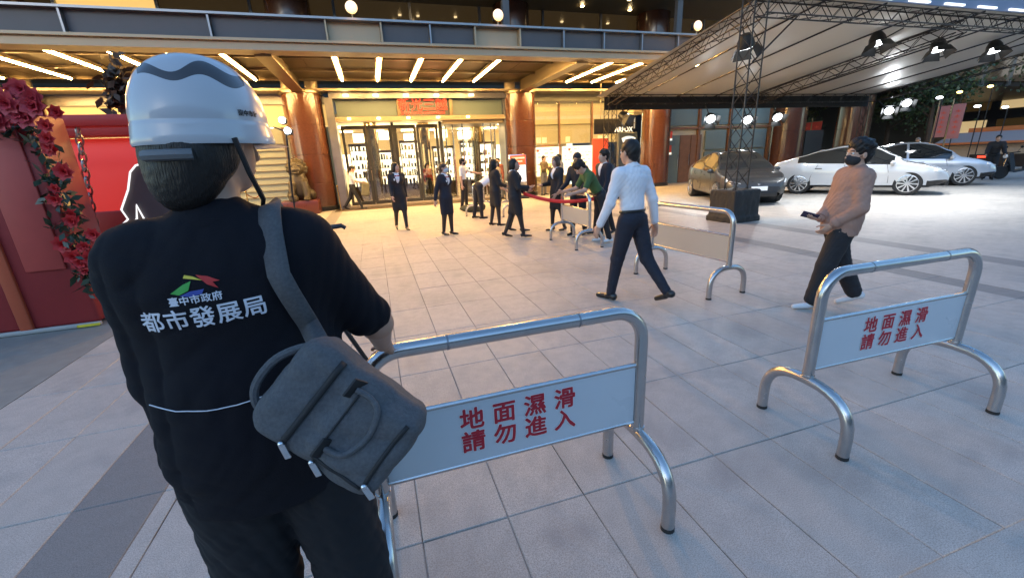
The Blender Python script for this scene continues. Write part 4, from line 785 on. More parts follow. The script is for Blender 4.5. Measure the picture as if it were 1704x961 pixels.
def fk(H, pose, fem):
    J = {}; X = lambda a: np.array(Matrix.Rotation(R(a), 3, 'X')); lean = pose.get('lean', 0); Rt = X(-lean); sw = (.105*H if not fem else .092*H)*pose.get('sw', 1.0); hw = .052*H
    tw = pose.get('twist', 0); Rt = np.array(Matrix.Rotation(R(tw), 3, 'Z')) @ Rt
    J['Rt'] = Rt; J['pel'] = np.zeros(3); T = lambda x, y, z: Rt @ np.array([x*H, y*H, z*H])
    J['belly'] = T(0, .0, .09); J['chest'] = T(0, .0, .205); J['neck'] = T(0, -.008, .315); cur = pose.get('curve', 0); Rh = Rt @ X(-cur); J['shc'] = T(0, 0, .275)
    hy, hp = pose.get('head', (0, 0)); Rhd = (np.array(Matrix.Rotation(R(pose.get('htwist', 0)), 3, 'Z')) @ X(-lean*pose.get('hfollow', .35)) @ np.array(Matrix.Rotation(R(hy), 3, 'Z')) @ X(-hp)); J['Rh'] = Rhd; J['head'] = J['neck'] + (Rt @ np.array([0, .012*H, .03*H])) + Rhd @ np.array([0, .008*H, .052*H]) + np.array([0, 0, pose.get('hup', 0)])
    for s, nm in ((-1, 'l'), (1, 'r')):
        J[nm+'hip'] = np.array([s*hw, 0, -.01*H]); fw, kn, ab = (list(pose.get(nm+'leg', (0, 4, 2)))+[2])[:3]
        d = lambda a, b=ab: np.array([s*math.sin(R(b)), math.cos(R(b))*math.sin(R(a)), -math.cos(R(b))*math.cos(R(a))]); J[nm+'kn'] = J[nm+'hip']+d(fw)*.245*H; J[nm+'an'] = J[nm+'kn']+d(fw-kn)*.245*H
        ft = pose.get(nm+'foot', max(min(fw-kn, 0), -50)*.6 if fw-kn < -15 else 0); fd = np.array([s*.12, math.cos(R(ft)), math.sin(R(ft))]); fd /= np.linalg.norm(fd); J[nm+'ft'] = fd
        J[nm+'heel'] = J[nm+'an']-fd*.025*H-np.array([0, -math.sin(R(ft)), math.cos(R(ft))])*.03*H; J[nm+'toe'] = J[nm+'heel']+fd*.125*H
    zmin = min(min(J[a+'heel'][2], J[a+'toe'][2]) for a in 'lr')-.012*H
    for s, nm in ((-1, 'l'), (1, 'r')):
        J[nm+'sh'] = J['shc']+Rt @ np.array([s*sw, 0, .0]); fw, ab, el, inn = (list(pose.get(nm+'arm', (0, 8, 10, 0)))+[0])[:4]; A_, B_ = .172*H, .148*H
        tg = pose.get(nm+'hand')
        if tg is not None:                                             # reach for a point: bend the elbow outward and down
            T_ = np.array(tg, float)+np.array([0, 0, zmin]); v = T_-J[nm+'sh']; L_ = min(np.linalg.norm(v), (A_+B_)*.985); v = v/np.linalg.norm(v); c_ = (A_*A_+L_*L_-B_*B_)/(2*A_*L_); pole = np.array(pose.get(nm+'pole', (s*.6, -.5, -.6))); pole = pole-v*(pole @ v); pole /= np.linalg.norm(pole)
            J[nm+'el'] = J[nm+'sh']+A_*(v*c_+pole*math.sqrt(max(0, 1-c_*c_))); J[nm+'wr'] = J[nm+'sh']+v*L_; d2 = J[nm+'wr']-J[nm+'el']; J[nm+'hd'] = d2/np.linalg.norm(d2)
            if pose.get(nm+'hd'): J[nm+'hd'] = np.array(pose[nm+'hd'], float)/np.linalg.norm(pose[nm+'hd'])
            continue
        d1 = np.array([s*math.sin(R(ab)), math.cos(R(ab))*math.sin(R(fw)), -math.cos(R(ab))*math.cos(R(fw))]); J[nm+'el'] = J[nm+'sh']+d1*A_
        d2 = np.array([s*(math.sin(R(ab))*.7)-s*math.sin(R(inn)), math.sin(R(fw+el)), -math.cos(R(fw+el))]); d2 /= np.linalg.norm(d2); J[nm+'wr'] = J[nm+'el']+d2*B_; J[nm+'hd'] = d2
    for k in J:
        if k not in ('Rt', 'Rh', 'lhd', 'rhd', 'lft', 'rft'): J[k] = J[k]-np.array([0, 0, zmin])
    return J
def hand_prims(wr, d, s, H, curl=25, fine=False):
    d = d/np.linalg.norm(d); side = np.array([0, 1., 0])-d*d[1]; side /= max(np.linalg.norm(side), 1e-6); nrm = np.cross(d, side)*(-s); L_ = .105*H; ps = [cap(wr, wr+d*L_*.18, .016*H, .015*H, .01), ell(wr+d*L_*.33, np.array([.010, .024, .030])*H, np.stack([nrm, side, d], 1), .012)]
    for i, (o, l) in enumerate(((.017, .36), (.006, .42), (-.006, .39), (-.016, .31))):
        b = wr+d*L_*.56+side*o*H; c1 = math.radians(curl); d1 = d*math.cos(c1)+nrm*math.sin(c1); d2 = d*math.cos(2*c1)+nrm*math.sin(2*c1); m_ = b+d1*l*L_*.55; ps += [cap(b-d*.01*H, m_, .0052*H, .0048*H, .003), cap(m_, m_+d2*l*L_*.5, .0048*H, .004*H, .002)]
    tb = wr+d*L_*.2+side*.018*H; td = (d*.75+side*.6+nrm*.35); td /= np.linalg.norm(td); ps += [cap(tb, tb+td*L_*.28, .0065*H, .0058*H, .006), cap(tb+td*L_*.28, tb+td*L_*.28+(td*.6+d*.5)*L_*.24, .0056*H, .0046*H, .002)]
    return ps
def head_prims(J, H, fem=False):
    Rh = J['Rh']; h = J['head']; u = H/1.7; at = lambda x, y, z: h+Rh @ (np.array([x, y, z])*u)
    ps = [ell(at(0, -.012, .035), np.array([.074, .094, .085])*u, Rh, .03), ell(at(0, .03, -.035), np.array([.056, .062, .075])*u, Rh, .03), ell(at(0, .052, -.085), np.array([.03, .028, .022])*u, Rh, .02), cap(at(0, .086, .018), at(0, .108, -.028), .009*u, .014*u, .012), ell(at(0, .084, -.062), np.array([.023, .010, .009])*u, Rh, .006), ell(at(0, .075, .035), np.array([.05, .015, .012])*u, Rh, .015)]
    for s in (-1, 1): ps += [ell(at(s*.077, -.008, -.008), np.array([.012, .02, .033])*u, Rh, .006), sub(ell(at(s*.032, .1, .012), np.array([.019, .018, .012])*u, Rh, .01))]
    return ps
def person(label, loc, head, H=1.7, fem=False, pose={}, top=C_WHITE, sleeve='long', bottom='trousers', bmat=C_BLACK, shoes=LEATHER, hair='short', hmat=HAIR, vox=.016, jacket=None, mask=None, skin=SKIN, tie=None, badge=False, group='staff and visitors on the plaza', seed=1, eyes=True, baggy=0.0, wr=.005, loosen=1.0, arm_e=None, belt=True, WF=None, slv=.40):
    t = thing('person', label, 'person', loc, R(head-90), group); J = fk(H, pose, fem); Rt = J['Rt']; u = H
    bw = .94 if fem else 1.0
    def torso(e, low=True, wide=1.0):
        k = .05
        ps = [ell(J['chest']+Rt @ np.array([0, .0, .0]), np.array([.094*bw*u+e, .064*u+e, .115*u]), Rt, k), ell(J['belly'], np.array([.080*bw*u*wide+e, .058*u*wide+e, .10*u]), Rt, k), cap(J['lsh']+Rt @ np.array([.02*u, 0, -.004*u]), J['rsh']+Rt @ np.array([-.02*u, 0, -.004*u]), .033*u+e, None, .05)] + [cap(J['neck']+Rt @ np.array([s_*.02*u, -.004*u, -.018*u]), J[n_+'sh']+Rt @ np.array([-s_*.015*u, 0, .006*u]), .026*u+e*.8, .024*u+e, .05) for s_, n_ in ((-1, 'l'), (1, 'r'))] + [ell(J['chest']+Rt @ np.array([0, -.004*u, .04*u]), np.array([.1*bw*u+e, .058*u+e, .07*u]), Rt, .05), cap(J['neck']+Rt @ np.array([0, 0, -.03*u]), J['neck'], .04*u+e*.5, .034*u+e*.4, .03)]
        if fem: ps += [ell(J['chest']+Rt @ np.array([s*.045*u, .045*u, .015*u]), np.array([.04, .035, .04])*u+e, Rt, .04) for s in (-1, 1)]
        if low: ps.append(ell(J['pel']+Rt @ np.array([0, 0, .02*u]), np.array([.092*u*wide+e, .066*u*wide+e, .075*u]), Rt, k))
        return ps
    def arms(e, frac=1.0):
        ps = []
        for s in 'lr':
            f1 = min(frac/.54, 1); ps.append(cap(J[s+'sh'], J[s+'sh']+(J[s+'el']-J[s+'sh'])*f1, .031*u+e, (.031+(.026-.031)*f1)*u+e*1.1, .055))
            if frac > .54: f2 = (frac-.54)/.46; ps.append(cap(J[s+'el'], J[s+'el']+(J[s+'wr']-J[s+'el'])*f2, .026*u+e*1.1, (.026-.008*f2)*u+e*1.1, .02))
        return ps
    def legs(e, f=1.0, flare=0.0):
        ps = []
        for s in 'lr':
            ps.append(cap(J[s+'hip'], J[s+'kn'], .055*u+e, .037*u+e+flare*.5, .03)); 
            if f > .5: ps.append(cap(J[s+'kn'], J[s+'kn']+(J[s+'an']-J[s+'kn'])*f, .036*u+e+flare*.5, .022*u+e*1.3+flare, .02))
        return ps
    # the body itself: one continuous skin surface
    bp = head_prims(J, H, fem) + [cap(J['neck']+Rt @ np.array([0, 0, -.04*u]), J['head']+J['Rh'] @ np.array([0, -.02, -.03])*u/1.7, .031*u if not fem else .027*u, .03*u if not fem else .026*u, .02)] + torso(-.012) + arms(-.002) + legs(-.012)
    for s, sg in (('l', -1), ('r', 1)): bp += hand_prims(J[s+'wr'], J[s+'hd'], sg, H, pose.get(s+'curl', 25))
    for s in 'lr': bp.append(cap(J[s+'an'], J[s+'heel']+(J[s+'toe']-J[s+'heel'])*.7+np.array([0, 0, .006*u]), .016*u, .008*u, .01))
    hv = vox*(.62 if vox < .0125 else .75); sobj('body', bp, hv, skin, t)
    at = lambda x, y, z: J['head']+J['Rh'] @ (np.array([x, y, z])*H/1.7)
    if eyes:
        for s in (-1, 1):
            e_ = MB().ball(tuple(at(s*.031, .077, .012)), .0125*H/1.7).build('eye', EYEW, t, True); MB().ball(tuple(at(s*.0315, .0865, .012)), .0058*H/1.7).build('iris', EYEB, e_, True)
            MB().tube([tuple(at(s*.016, .094, .034)), tuple(at(s*.034, .092, .04)), tuple(at(s*.052, .078, .034))], .0036, 5).build('eyebrow', hmat, t, True)
        if not mask: MB().tube([tuple(at(-.02, .088, -.062)), tuple(at(0, .094, -.06)), tuple(at(.02, .088, -.062))], [.002, .006, .002], 6).build('lips', LIPS, t, True)
    # hair
    q = H/1.7; Rh = J['Rh']
    hp = [ell(at(0, -.02, .045), np.array([.083, .1, .09])*q, Rh, .02), ell(at(0, -.055, .0), np.array([.075, .06, .075])*q, Rh, .02), ell(at(0, -.068, -.045), np.array([.058, .036, .045])*q, Rh, .02)]
    face = [sub(ell(at(0, .105, -.035), np.array([.072, .075, .105])*q, Rh, .015))]
    if hair == 'bob': hp += [ell(at(s*.068, -.01, -.03), np.array([.028, .05, .085])*q, Rh, .02) for s in (-1, 1)] + [ell(at(0, -.07, -.045), np.array([.085, .045, .085])*q, Rh, .02)]
    if hair == 'long': hp += [ell(at(s*.07, -.015, -.04), np.array([.026, .045, .1])*q, Rh, .02) for s in (-1, 1)] + [cap(at(0, -.07, -.02), at(0, -.1, -.26), .07*q, .05*q, .03), cap(at(-.04, -.07, -.02), at(-.05, -.09, -.24), .05*q, .03*q, .03), cap(at(.04, -.07, -.02), at(.05, -.09, -.24), .05*q, .03*q, .03)]
    if hair == 'bun': hp += [ell(at(0, -.12, .0), np.array([.042, .042, .042])*q, Rh, .01)]
    if hair == 'fluffy': hp += [ell(at(0, -.03, .075), np.array([.095, .108, .078])*q, Rh, .02), ell(at(0, .045, .095), np.array([.055, .03, .02])*q, Rh, .02), ell(at(0, -.085, .02), np.array([.075, .05, .08])*q, Rh, .02)]
    if hair == 'fluffy':
        rg_ = np.random.default_rng(seed)
        for k in range(70):
            d_ = rg_.normal(0, 1, 3); d_ /= np.linalg.norm(d_)
            if d_[2] < -.15 or (d_[1] > .45 and d_[2] < .55): continue
            hp.append(ell(at(*(np.array([0, -.025, .062])+d_*np.array([.088, .1, .082]))), np.array([1, 1, 1])*rg_.uniform(.016, .028)*q, Rh, .008))
    if hair == 'nape': hp = [ell(at(0, -.018, .03), np.array([.077, .092, .075])*q, Rh, .02)]+hp[1:]+[ell(at(0, -.06, -.05), np.array([.083, .062, .085])*q, Rh, .03), ell(at(0, -.075, -.1), np.array([.055, .04, .05])*q, Rh, .03), ell(at(-.07, -.02, -.04), np.array([.024, .04, .06])*q, Rh, .02), ell(at(.07, -.03, -.03), np.array([.02, .03, .05])*q, Rh, .02)]
    if hair == 'cap': hp = [ell(at(0, -.015, .055), np.array([.088, .105, .088])*q, Rh, .02), ell(at(0, .1, .055), np.array([.06, .06, .012])*q, Rh, .012)]
    sobj('cap' if hair == 'cap' else 'hair', hp+face, hv, hmat, t, {'cap': 0, 'fluffy': .011, 'nape': .0035}.get(hair, .006), 150 if hair == 'nape' else 95, seed)
    if mask: sobj('face_mask', [ell(at(0, .038, -.048), np.array([.064, .066, .06])*q, Rh, .01), cap(at(-.055, .03, -.03), at(-.078, -.005, .0), .004, .003, .004), cap(at(.055, .03, -.03), at(.078, -.005, .0), .004, .003, .004), ell(at(0, .098, -.03), np.array([.016, .02, .03])*q, Rh, .03)], vox*.5, mask, t)
    # clothes
    e = .006+baggy
    if bottom == 'trousers':
        sobj('trousers', [ell(J['pel']+np.array([0, 0, .01*u]), np.array([.088*u+e, .066*u+e, .068*u]), None, .04)]+legs(e, .97 if baggy < .011 else .9, .004+baggy*.6), vox*(.8 if vox > .0125 else .65), bmat, t, wr*.5, 60 if vox < .0125 else 30, seed+3)
    else:
        sk = [ell(J['pel']+np.array([0, 0, .0]), np.array([.09*u+e, .068*u+e, .075*u]), None, .04)]
        for s in 'lr': k_ = J[s+'kn']+(J[s+'hip']-J[s+'kn'])*.16; sk.append(cap(J[s+'hip'], k_, .056*u+e, .047*u+e, .07))
        m_ = (J['lkn']+J['rkn'])/2; m_ = m_+(J['pel']-m_)*.28; sk.append(cap(J['pel'], m_, .07*u, .05*u, .05)); sobj('skirt', sk, vox*.8, bmat, t, wr*.6, 24, seed+3)
        sobj('stockings', legs(.001, 1.0), vox*.7, C_STOCK, t)
    for s in 'lr':
        hl, to, fd = J[s+'heel'], J[s+'toe'], J[s+'ft']; z_ = np.array([0, 0, 1.0]); sp = [cap(hl+z_*.012*u, hl+fd*.04*u+z_*.015*u, .021*u, .02*u, .02), cap(hl+fd*.05*u+z_*.008*u, to+z_*.003*u, .02*u, .015*u, .02)]
        if bottom == 'trousers': sp.append(cap(J[s+'an'], hl+z_*.015*u, .022*u, .02*u, .02))
        else: sp = [cap(hl+fd*.05*u+z_*.006*u, to+z_*.003*u, .019*u, .012*u, .015), cap(hl+z_*.02*u, hl+fd*.05*u+z_*.006*u, .02*u, .017*u, .015), cap(hl+z_*.012*u-fd*.005*u, hl-z_*.008*u, .009*u, .006*u, .006)]
        sobj('shoe', sp, vox*.6, shoes, t)
    fr = {'long': .98, 'short': slv}[sleeve]
    inner = torso(.004 if jacket else e, low=bool(jacket) or loosen > 1)
    WF = WF or (70 if vox < .0125 else 38)
    if not jacket:
        hem = [cap(J['belly'], J['pel']+np.array([0, 0, -.035*u]), .094*u*loosen+e, .092*u*loosen+e, .05, (Rt @ np.array([0, 1., 0]), .72))] if loosen > 1 else []
        if loosen > 1: inner = torso(e, True, loosen)
        sobj('shirt', inner+hem+arms(e+.003 if arm_e is None else arm_e, fr)+([sub(rbox(J['pel']+np.array([0, 0, -.06*u-.3]), (.4, .4, .29), .01, None, .006))] if loosen > 1 else []), vox*(.8 if vox > .0125 else .62), top, t, wr*.55, WF, seed)
        nk_ = J['neck']; MB().tube([tuple(nk_+Rt @ np.array([.043*u*math.cos(a), .006*u+.046*u*math.sin(a), -.012*u-.016*u*math.sin(a)])) for a in [2*PI*k/20 for k in range(20)]], .008*u, 6, closed=True).build('collar', top, t, True)
        if belt and loosen <= 1: MB().tube([tuple(J['pel']+Rt @ np.array([(.078*u+e)*math.cos(a), (.058*u+e)*math.sin(a), .052*u])) for a in [2*PI*k/24 for k in range(24)]], .009*u, 6, closed=True).build('belt', LEATHER, t, True)
        for s in 'lr':
            if sleeve == 'long': d_ = J[s+'wr']-J[s+'el']; d_ = d_/np.linalg.norm(d_); MB().tube([tuple(J[s+'wr']-d_*.03*u), tuple(J[s+'wr']-d_*.004*u)], (.021*u+e*1.1), 12).build('cuff', top, t, True)
    else:
        sobj('shirt', inner, vox*.8, top, t)
        vr = Rt; jk = torso(.016, True, 1.04)+arms(.01, .96)+[ell(J['pel']+Rt @ np.array([0, 0, -.01*u]), np.array([.1*u, .076*u, .07*u]), Rt, .04)]
        nk = J['neck']+Rt @ np.array([0, .075*u, -.01*u]); bt_ = J['belly']+Rt @ np.array([0, .085*u, .04*u]); jk += [sub(cap(nk, bt_, .042*u, .008*u, .008)), sub(cap(J['neck'], J['neck']+Rt @ np.array([0, .0, .06*u]), .05*u, .06*u, .01))]
        sobj('jacket', jk, vox*.8, jacket, t, wr*.6, 34, seed)
    if tie:
        a = J['neck']+Rt @ np.array([0, .055*u, -.035*u]); b = J['chest']+Rt @ np.array([0, .075*u, .0 if jacket else -.02*u])
        sobj('tie', [cap(a, a+(b-a)*.3, .014*u, .012*u, .01), cap(a, b, .006*u, .014*u, .01)] if tie != 'scarf' else [ell(a+Rt @ np.array([s*.018*u, .008, -.005*u]), np.array([.02, .012, .014])*u, Rt, .01) for s in (-1, 1)]+[ell(a+Rt @ np.array([0, .01, -.03*u]), np.array([.012, .01, .022])*u, Rt, .01)], vox*.5, TIE, t)
    if badge: c = J['chest']+Rt @ np.array([.05*u, .085*u, .02*u]); MB().ball(tuple(c), (.022, .012, .03)).build('badge', BADGE, t, True)
    return t, J
# ================================================================== PEOPLE ON THE PLAZA
walkL = dict(lleg=(12, 4, 0), rleg=(-10, 16, 0), larm=(-12, 6, 14), rarm=(14, 6, 22)); walkR = walkL
person('walking man in a white long-sleeved shirt and black trousers seen from behind', (2.68, 4.05, 0), 108, 1.79, pose=dict(lleg=(14, 4), rleg=(-17, 22), larm=(10, 12, 14), rarm=(-14, 15, 12), lean=5, head=(-2, 2), twist=-6), top=C_WHITE, bmat=C_NAVY, vox=.0095, wr=.009, seed=11)
pk, Jp = person('masked man in a dusty pink jacket and wide black trousers holding a phone', (4.41, 3.02, 0), 152, 1.66, pose=dict(lleg=(15, 4, 0), rleg=(-16, 12, 0), lean=-6, head=(12, 0), hfollow=.1, lhand=(-.14, .13, .9), rhand=(-.02, .2, .94), lhd=(.3, .6, -.75), rhd=(-.35, .8, .05)), top=C_PINK, bmat=C_BLACK, shoes=WSHOE, hair='fluffy', mask=MASK, vox=.0095, baggy=.014, wr=.013, loosen=1.16, seed=12, arm_e=.012)
ph = thing('mobile_phone', 'dark mobile phone in the hand of the man in the pink jacket', 'phone', (4.41, 3.02, 0), R(62)); hw_ = Jp['rwr']+Jp['rhd']*.13+np.array([0, 0, .03]); o = MB().box((-.036, -.075, -.004), (.036, .075, .004), .003).build('phone_body', mat('phone_dark', (.03, .02, .05), .15, coat=.6), ph, True); o.location = tuple(hw_); o.rotation_euler = (R(25), R(50), R(10)); o2 = bx('camera_bump', (-.03, .03, .004), (-.005, .065, .007), G_CHROME, o)
W_ = dict(fem=True, top=C_WHITE, jacket=C_BLACK, bottom='skirt', bmat=C_BLACK, sleeve='long')
person('woman in black blazer and skirt walking towards the camera, leftmost of the uniformed women', (.57, 11.5, 0), -80, 1.70, pose=dict(walkL, head=(35, 0)), hair='bob', tie='scarf', badge=True, seed=13, **W_)
person('woman in navy blazer with pale mask, second uniformed woman from the left', (1.56, 10.0, 0), -50, 1.63, pose=dict(lleg=(4, 4, 0), rleg=(-3, 6, 0), larm=(-10, 9, 8), rarm=(-16, 14, 10), head=(20, -4)), hair='bun', hmat=HAIRB, mask=MASKW, tie='scarf', badge=True, seed=14, **dict(W_, jacket=C_NAVY, bmat=C_NAVY))
person('dark-haired woman in black blazer striding right with hands clasped in front', (2.83, 8.75, 0), -12, 1.65, pose=dict(rleg=(14, 4, 0), lleg=(-10, 12, 0), larm=(18, 6, 70, 30), rarm=(18, 6, 70, 30), head=(-10, 0)), hair='bob', hmat=HAIR, tie='scarf', seed=15, **W_)
person('woman in a dark blazer and pale blue shirt just behind the striding dark-haired woman', (3.12, 9.5, 0), -8, 1.60, pose=dict(rleg=(10, 4), lleg=(-8, 8), larm=(10, 6, 40, 20), rarm=(10, 6, 60, 20), head=(0, 0)), hair='bob', hmat=HAIR, seed=16, **dict(W_, jacket=C_NAVY))
person('long-haired woman in black suit standing beside the bending man', (2.96, 10.75, 0), 10, 1.66, pose=dict(rleg=(4, 4), lleg=(-4, 6), larm=(12, 6, 60, 25), rarm=(12, 6, 60, 25)), hair='long', seed=17, **W_)
person('man in a white short-sleeved shirt bending far forward over a barrier', (2.92, 12.45, 0), 15, 1.72, pose=dict(lean=62, hfollow=.8, head=(0, 20), rleg=(2, 4), lleg=(-6, 6), larm=(30, 6, 20), rarm=(35, 6, 25)), top=C_WHITE, sleeve='short', bmat=C_BLACK, seed=18)
person('standing man in a white shirt with tie and black mask before the revolving door', (3.05, 15.2, 0), -25, 1.76, pose=dict(lleg=(4, 4), rleg=(-4, 6), larm=(60, 10, 20), rarm=(-4, 8, 8), head=(15, 0)), top=C_WHITE, sleeve='short', bmat=C_BLACK, mask=MASK, tie='tie', seed=19)
bg_, Jb = person('man in a white shirt carrying a sack past the left door leaf', (-.85, 18.6, 0), 0, 1.74, pose=dict(rleg=(22, 6), lleg=(-18, 18), larm=(20, 6, 60, 10), rarm=(25, 6, 55, 10), lean=6, head=(0, 12)), top=C_WHITE, sleeve='short', bmat=C_BLACK, seed=20)
tag(sobj('carried_sack', [rbox((-.35, 18.55, .78), (.1, .12, .2), .06, rotm(0, 8, 0)), ell((-.36, 18.55, 1.02), (.1, .1, .06))], .02, mat('olive_sack', (.14, .13, .08), .85, var=.3, bump=.3, bscale=20), None, .012, 20), 'olive grey sack carried by the man at the left door leaf', 'sack')
person('woman in a black blazer facing left beside the tan barrier', (3.98, 9.1, 0), 195, 1.66, pose=dict(rleg=(6, 4), lleg=(-6, 6), larm=(8, 8, 30), rarm=(16, 8, 70, 20), head=(0, 5)), hair='bob', hmat=HAIRB, seed=21, **W_)
person('person in black with a dark cap between the blazer woman and the man in green', (4.15, 8.35, 0), 215, 1.70, pose=dict(rleg=(4, 4), lleg=(-4, 6), larm=(20, 8, 40), rarm=(20, 8, 40), head=(0, 15)), top=C_BLACK, bmat=C_BLACK, hair='cap', hmat=MASK, mask=MASK, seed=22)
person('man in a green T-shirt leaning forward over the tan barrier', (4.12, 7.35, 0), 172, 1.70, pose=dict(lean=34, hfollow=1.0, head=(0, 18), rleg=(-4, 4), lleg=(-8, 6), larm=(25, 8, 55), rarm=(30, 8, 50)), top=C_GREEN, sleeve='short', bmat=C_BLACK, shoes=WSHOE, hair='fluffy', seed=23, vox=.014)
person('man in a black suit looking left, right behind the man in green', (4.62, 8.1, 0), 185, 1.72, pose=dict(rleg=(10, 4), lleg=(-8, 10), larm=(10, 8, 20), rarm=(-6, 8, 20), head=(0, 0)), top=C_WHITE, jacket=C_NAVY, bmat=C_BLACK, hair='fluffy', seed=24)
person('man in a brown shirt standing with folded arms by the posters', (7.55, 18.7, 0), -60, 1.74, pose=dict(larm=(25, 8, 95, 50), rarm=(25, 8, 95, 50)), top=C_BROWN, bmat=C_GREY, seed=25, vox=.02)
person('pale-shirted man behind the blazer woman, before the left poster', (6.3, 14.2, 0), 190, 1.74, pose=dict(), top=C_TAN, sleeve='short', bmat=C_GREY, seed=26, vox=.02)
person('woman in a tan top near the revolving door, behind the bending man', (4.7, 16.6, 0), 200, 1.62, fem=True, pose=dict(), top=C_TAN, bmat=C_BLACK, hair='long', seed=27, vox=.02)
person('man in a red-brown top in the revolving doorway', (5.35, 18.6, 0), 220, 1.74, pose=dict(), top=mat('red_brown_cloth', (.2, .06, .04), .85), bmat=C_GREY, seed=28, vox=.02)
person('shopper in a tan jacket just inside the left glass door', (-.1, 21.3, 0), -60, 1.7, pose=walkL, top=C_TAN, bmat=C_NAVY, seed=29, vox=.022)
person('shopper in dark clothes inside the second glass door', (1.0, 22.2, 0), -90, 1.68, pose=dict(), top=C_BLACK, bmat=C_GREY, seed=30, vox=.022)
person('shopper in a red top seen through the third glass door', (2.6, 21.8, 0), -70, 1.66, fem=True, pose=dict(), top=mat('red_top', (.4, .04, .03), .85), bmat=C_BLACK, hair='long', seed=31, vox=.022)
person('person in a tan cap standing behind the white car', (20.0, 13.0, 0), -120, 1.74, pose=dict(), top=C_BLACK, bmat=C_BLACK, hair='cap', hmat=C_TAN, mask=None, seed=32, vox=.022)
person('grey-haired person behind the silver car near the banner pole', (24.2, 13.8, 0), -120, 1.74, pose=dict(), top=C_GREY, bmat=C_BLACK, hmat=mat('grey_hair', (.25, .22, .2), .6), seed=33, vox=.022)
person('person in a long black coat leaning beside the scooter at the right edge', (23.6, 10.8, 0), -150, 1.72, pose=dict(lean=20, larm=(30, 8, 30), rarm=(30, 8, 30)), top=C_BLACK, bmat=C_BLACK, baggy=.01, seed=34, vox=.022)
tag(sobj('floor_bag', [ell((3.1, 14.3, .13), (.42, .2, .13), rotm(0, 0, -20), .04), ell((3.35, 14.2, .16), (.2, .16, .15), None, .06)], .02, mat('dark_olive_bag', (.06, .06, .035), .85, var=.3), None, .01, 14), 'dark olive bag lying on the paving behind the bending man', 'bag')
W(sobj('covered_ballast', [rbox((8.17, 8.12, .36), (.36, .33, .33), .04, rotm(0, 0, 4), .02), rbox((8.17, 8.12, .06), (.4, .37, .04), .03, rotm(0, 0, 4), .06)], .018, BLACKCLOTH, marq, .022, 26, 5)); W(sobj('covered_ballast', [rbox((8.85, 15.1, .27), (.42, .38, .24), .04, None, .02)], .03, BLACKCLOTH, marq, .02, 20, 6))
# stone lion
ln = thing('stone_lion', 'seated stone guardian lion with a ball under its paw on a dark red plinth', 'statue', (-2.75, 18.5, 0))
bx('plinth', (-.72, -.5, 0), (.62, .5, .52), mat('dark_red_plinth', (.1, .025, .018), .3, var=.2), ln, .02); LION = mat('bronze_stone', (.045, .034, .02), .55, var=.45, scale=9, bump=.5, bscale=25)
lp = [ell((0, .12, .85), (.38, .4, .36), None, .12), ell((0, -.02, 1.2), (.33, .3, .4), None, .12), ell((.02, -.1, 1.75), (.3, .28, .27), None, .08), ell((.02, -.32, 1.64), (.19, .16, .13), None, .05), ell((.02, -.36, 1.74), (.09, .08, .06), None, .03), ell((.02, -.4, 1.55), (.13, .08, .04), None, .02), cap((-.22, -.3, 1.15), (-.24, -.4, .78), .12, .1, .05), ell((-.24, -.46, .72), (.13, .14, .08), None, .03), cap((.24, -.25, 1.15), (.26, -.38, .62), .12, .1, .05), ell((.26, -.44, .58), (.13, .15, .07), None, .03), ell((-.22, -.42, .62), (.17, .17, .16), None, .02), ell((.36, .2, .7), (.16, .26, .2), None, .06), ell((-.36, .2, .7), (.16, .26, .2), None, .06), cap((0, .4, .7), (0, .52, 1.3), .08, .13, .06)]
for k in range(26):
    a = 2*PI*k/13; e_ = .35 if k < 13 else -.05; lp.append(ell((.02+.3*math.cos(a), .02-.1*math.sin(a*.5), 1.72+.3*math.sin(a)*(1 if k < 13 else .8)), (.085, .12, .085), None, .02))
for s in (-1, 1): lp += [ell((.02+s*.11, -.34, 1.82), (.05, .05, .045), None, .01), ell((.02+s*.24, -.12, 1.95), (.06, .05, .09), None, .02), sub(ell((.02+s*.1, -.44, 1.8), (.03, .03, .025), None, .01))]
lp.append(sub(ell((.02, -.48, 1.6), (.12, .1, .02), None, .01))); sobj('lion_body', lp, .022, LION, ln, .006, 40)
# ================================================================== FOREGROUND WORKER
C_POLO = mat('black_polo_cloth', (.0055, .0055, .009), .9, var=.25, scale=14, bump=.25, bscale=400, spec=.25)
wk, Jw = person('worker in white safety helmet and black polo shirt seen from behind, grey bag on shoulder', (-.345, 1.10, 0), 95, 1.79,
    pose=dict(lean=2, hup=.04, head=(-38, 4), sw=.87, lhand=(-.17, .3, 1.2), rhand=tuple(Matrix.Rotation(R(-5), 3, 'Z') @ Vector((-.045+.345, 1.44-1.10, 1.05))), rhd=(.25, .8, -.5), rcurl=48, lpole=(-.12, -.5, -.85), lleg=(2, 3, 2), rleg=(-2, 3, 5)), top=C_POLO, sleeve='short', bmat=mat('black_work_trousers', (.006, .006, .008), .9, var=.3), hair='nape', skin=SKIN2, vox=.0085, baggy=.019, wr=.013, loosen=1.13, seed=41, arm_e=.012, WF=36, slv=.46, group='people with helmets')
def wl(p): return wk.matrix_basis.inverted() @ Vector(p)
bpy.context.view_layer.update()
shirt = [c for c in wk.children if c.name.split('.')[0] == 'shirt'][0]
bvh = BVHTree.FromPolygons([v.co for v in shirt.data.vertices], [tuple(p.vertices) for p in shirt.data.polygons])
def onback(x, z, off=.002):
    h = bvh.ray_cast(Vector((x, -1, z)), Vector((0, 1, 0)))[0]; return Vector((x, (h.y if h else -.12)-off, z))
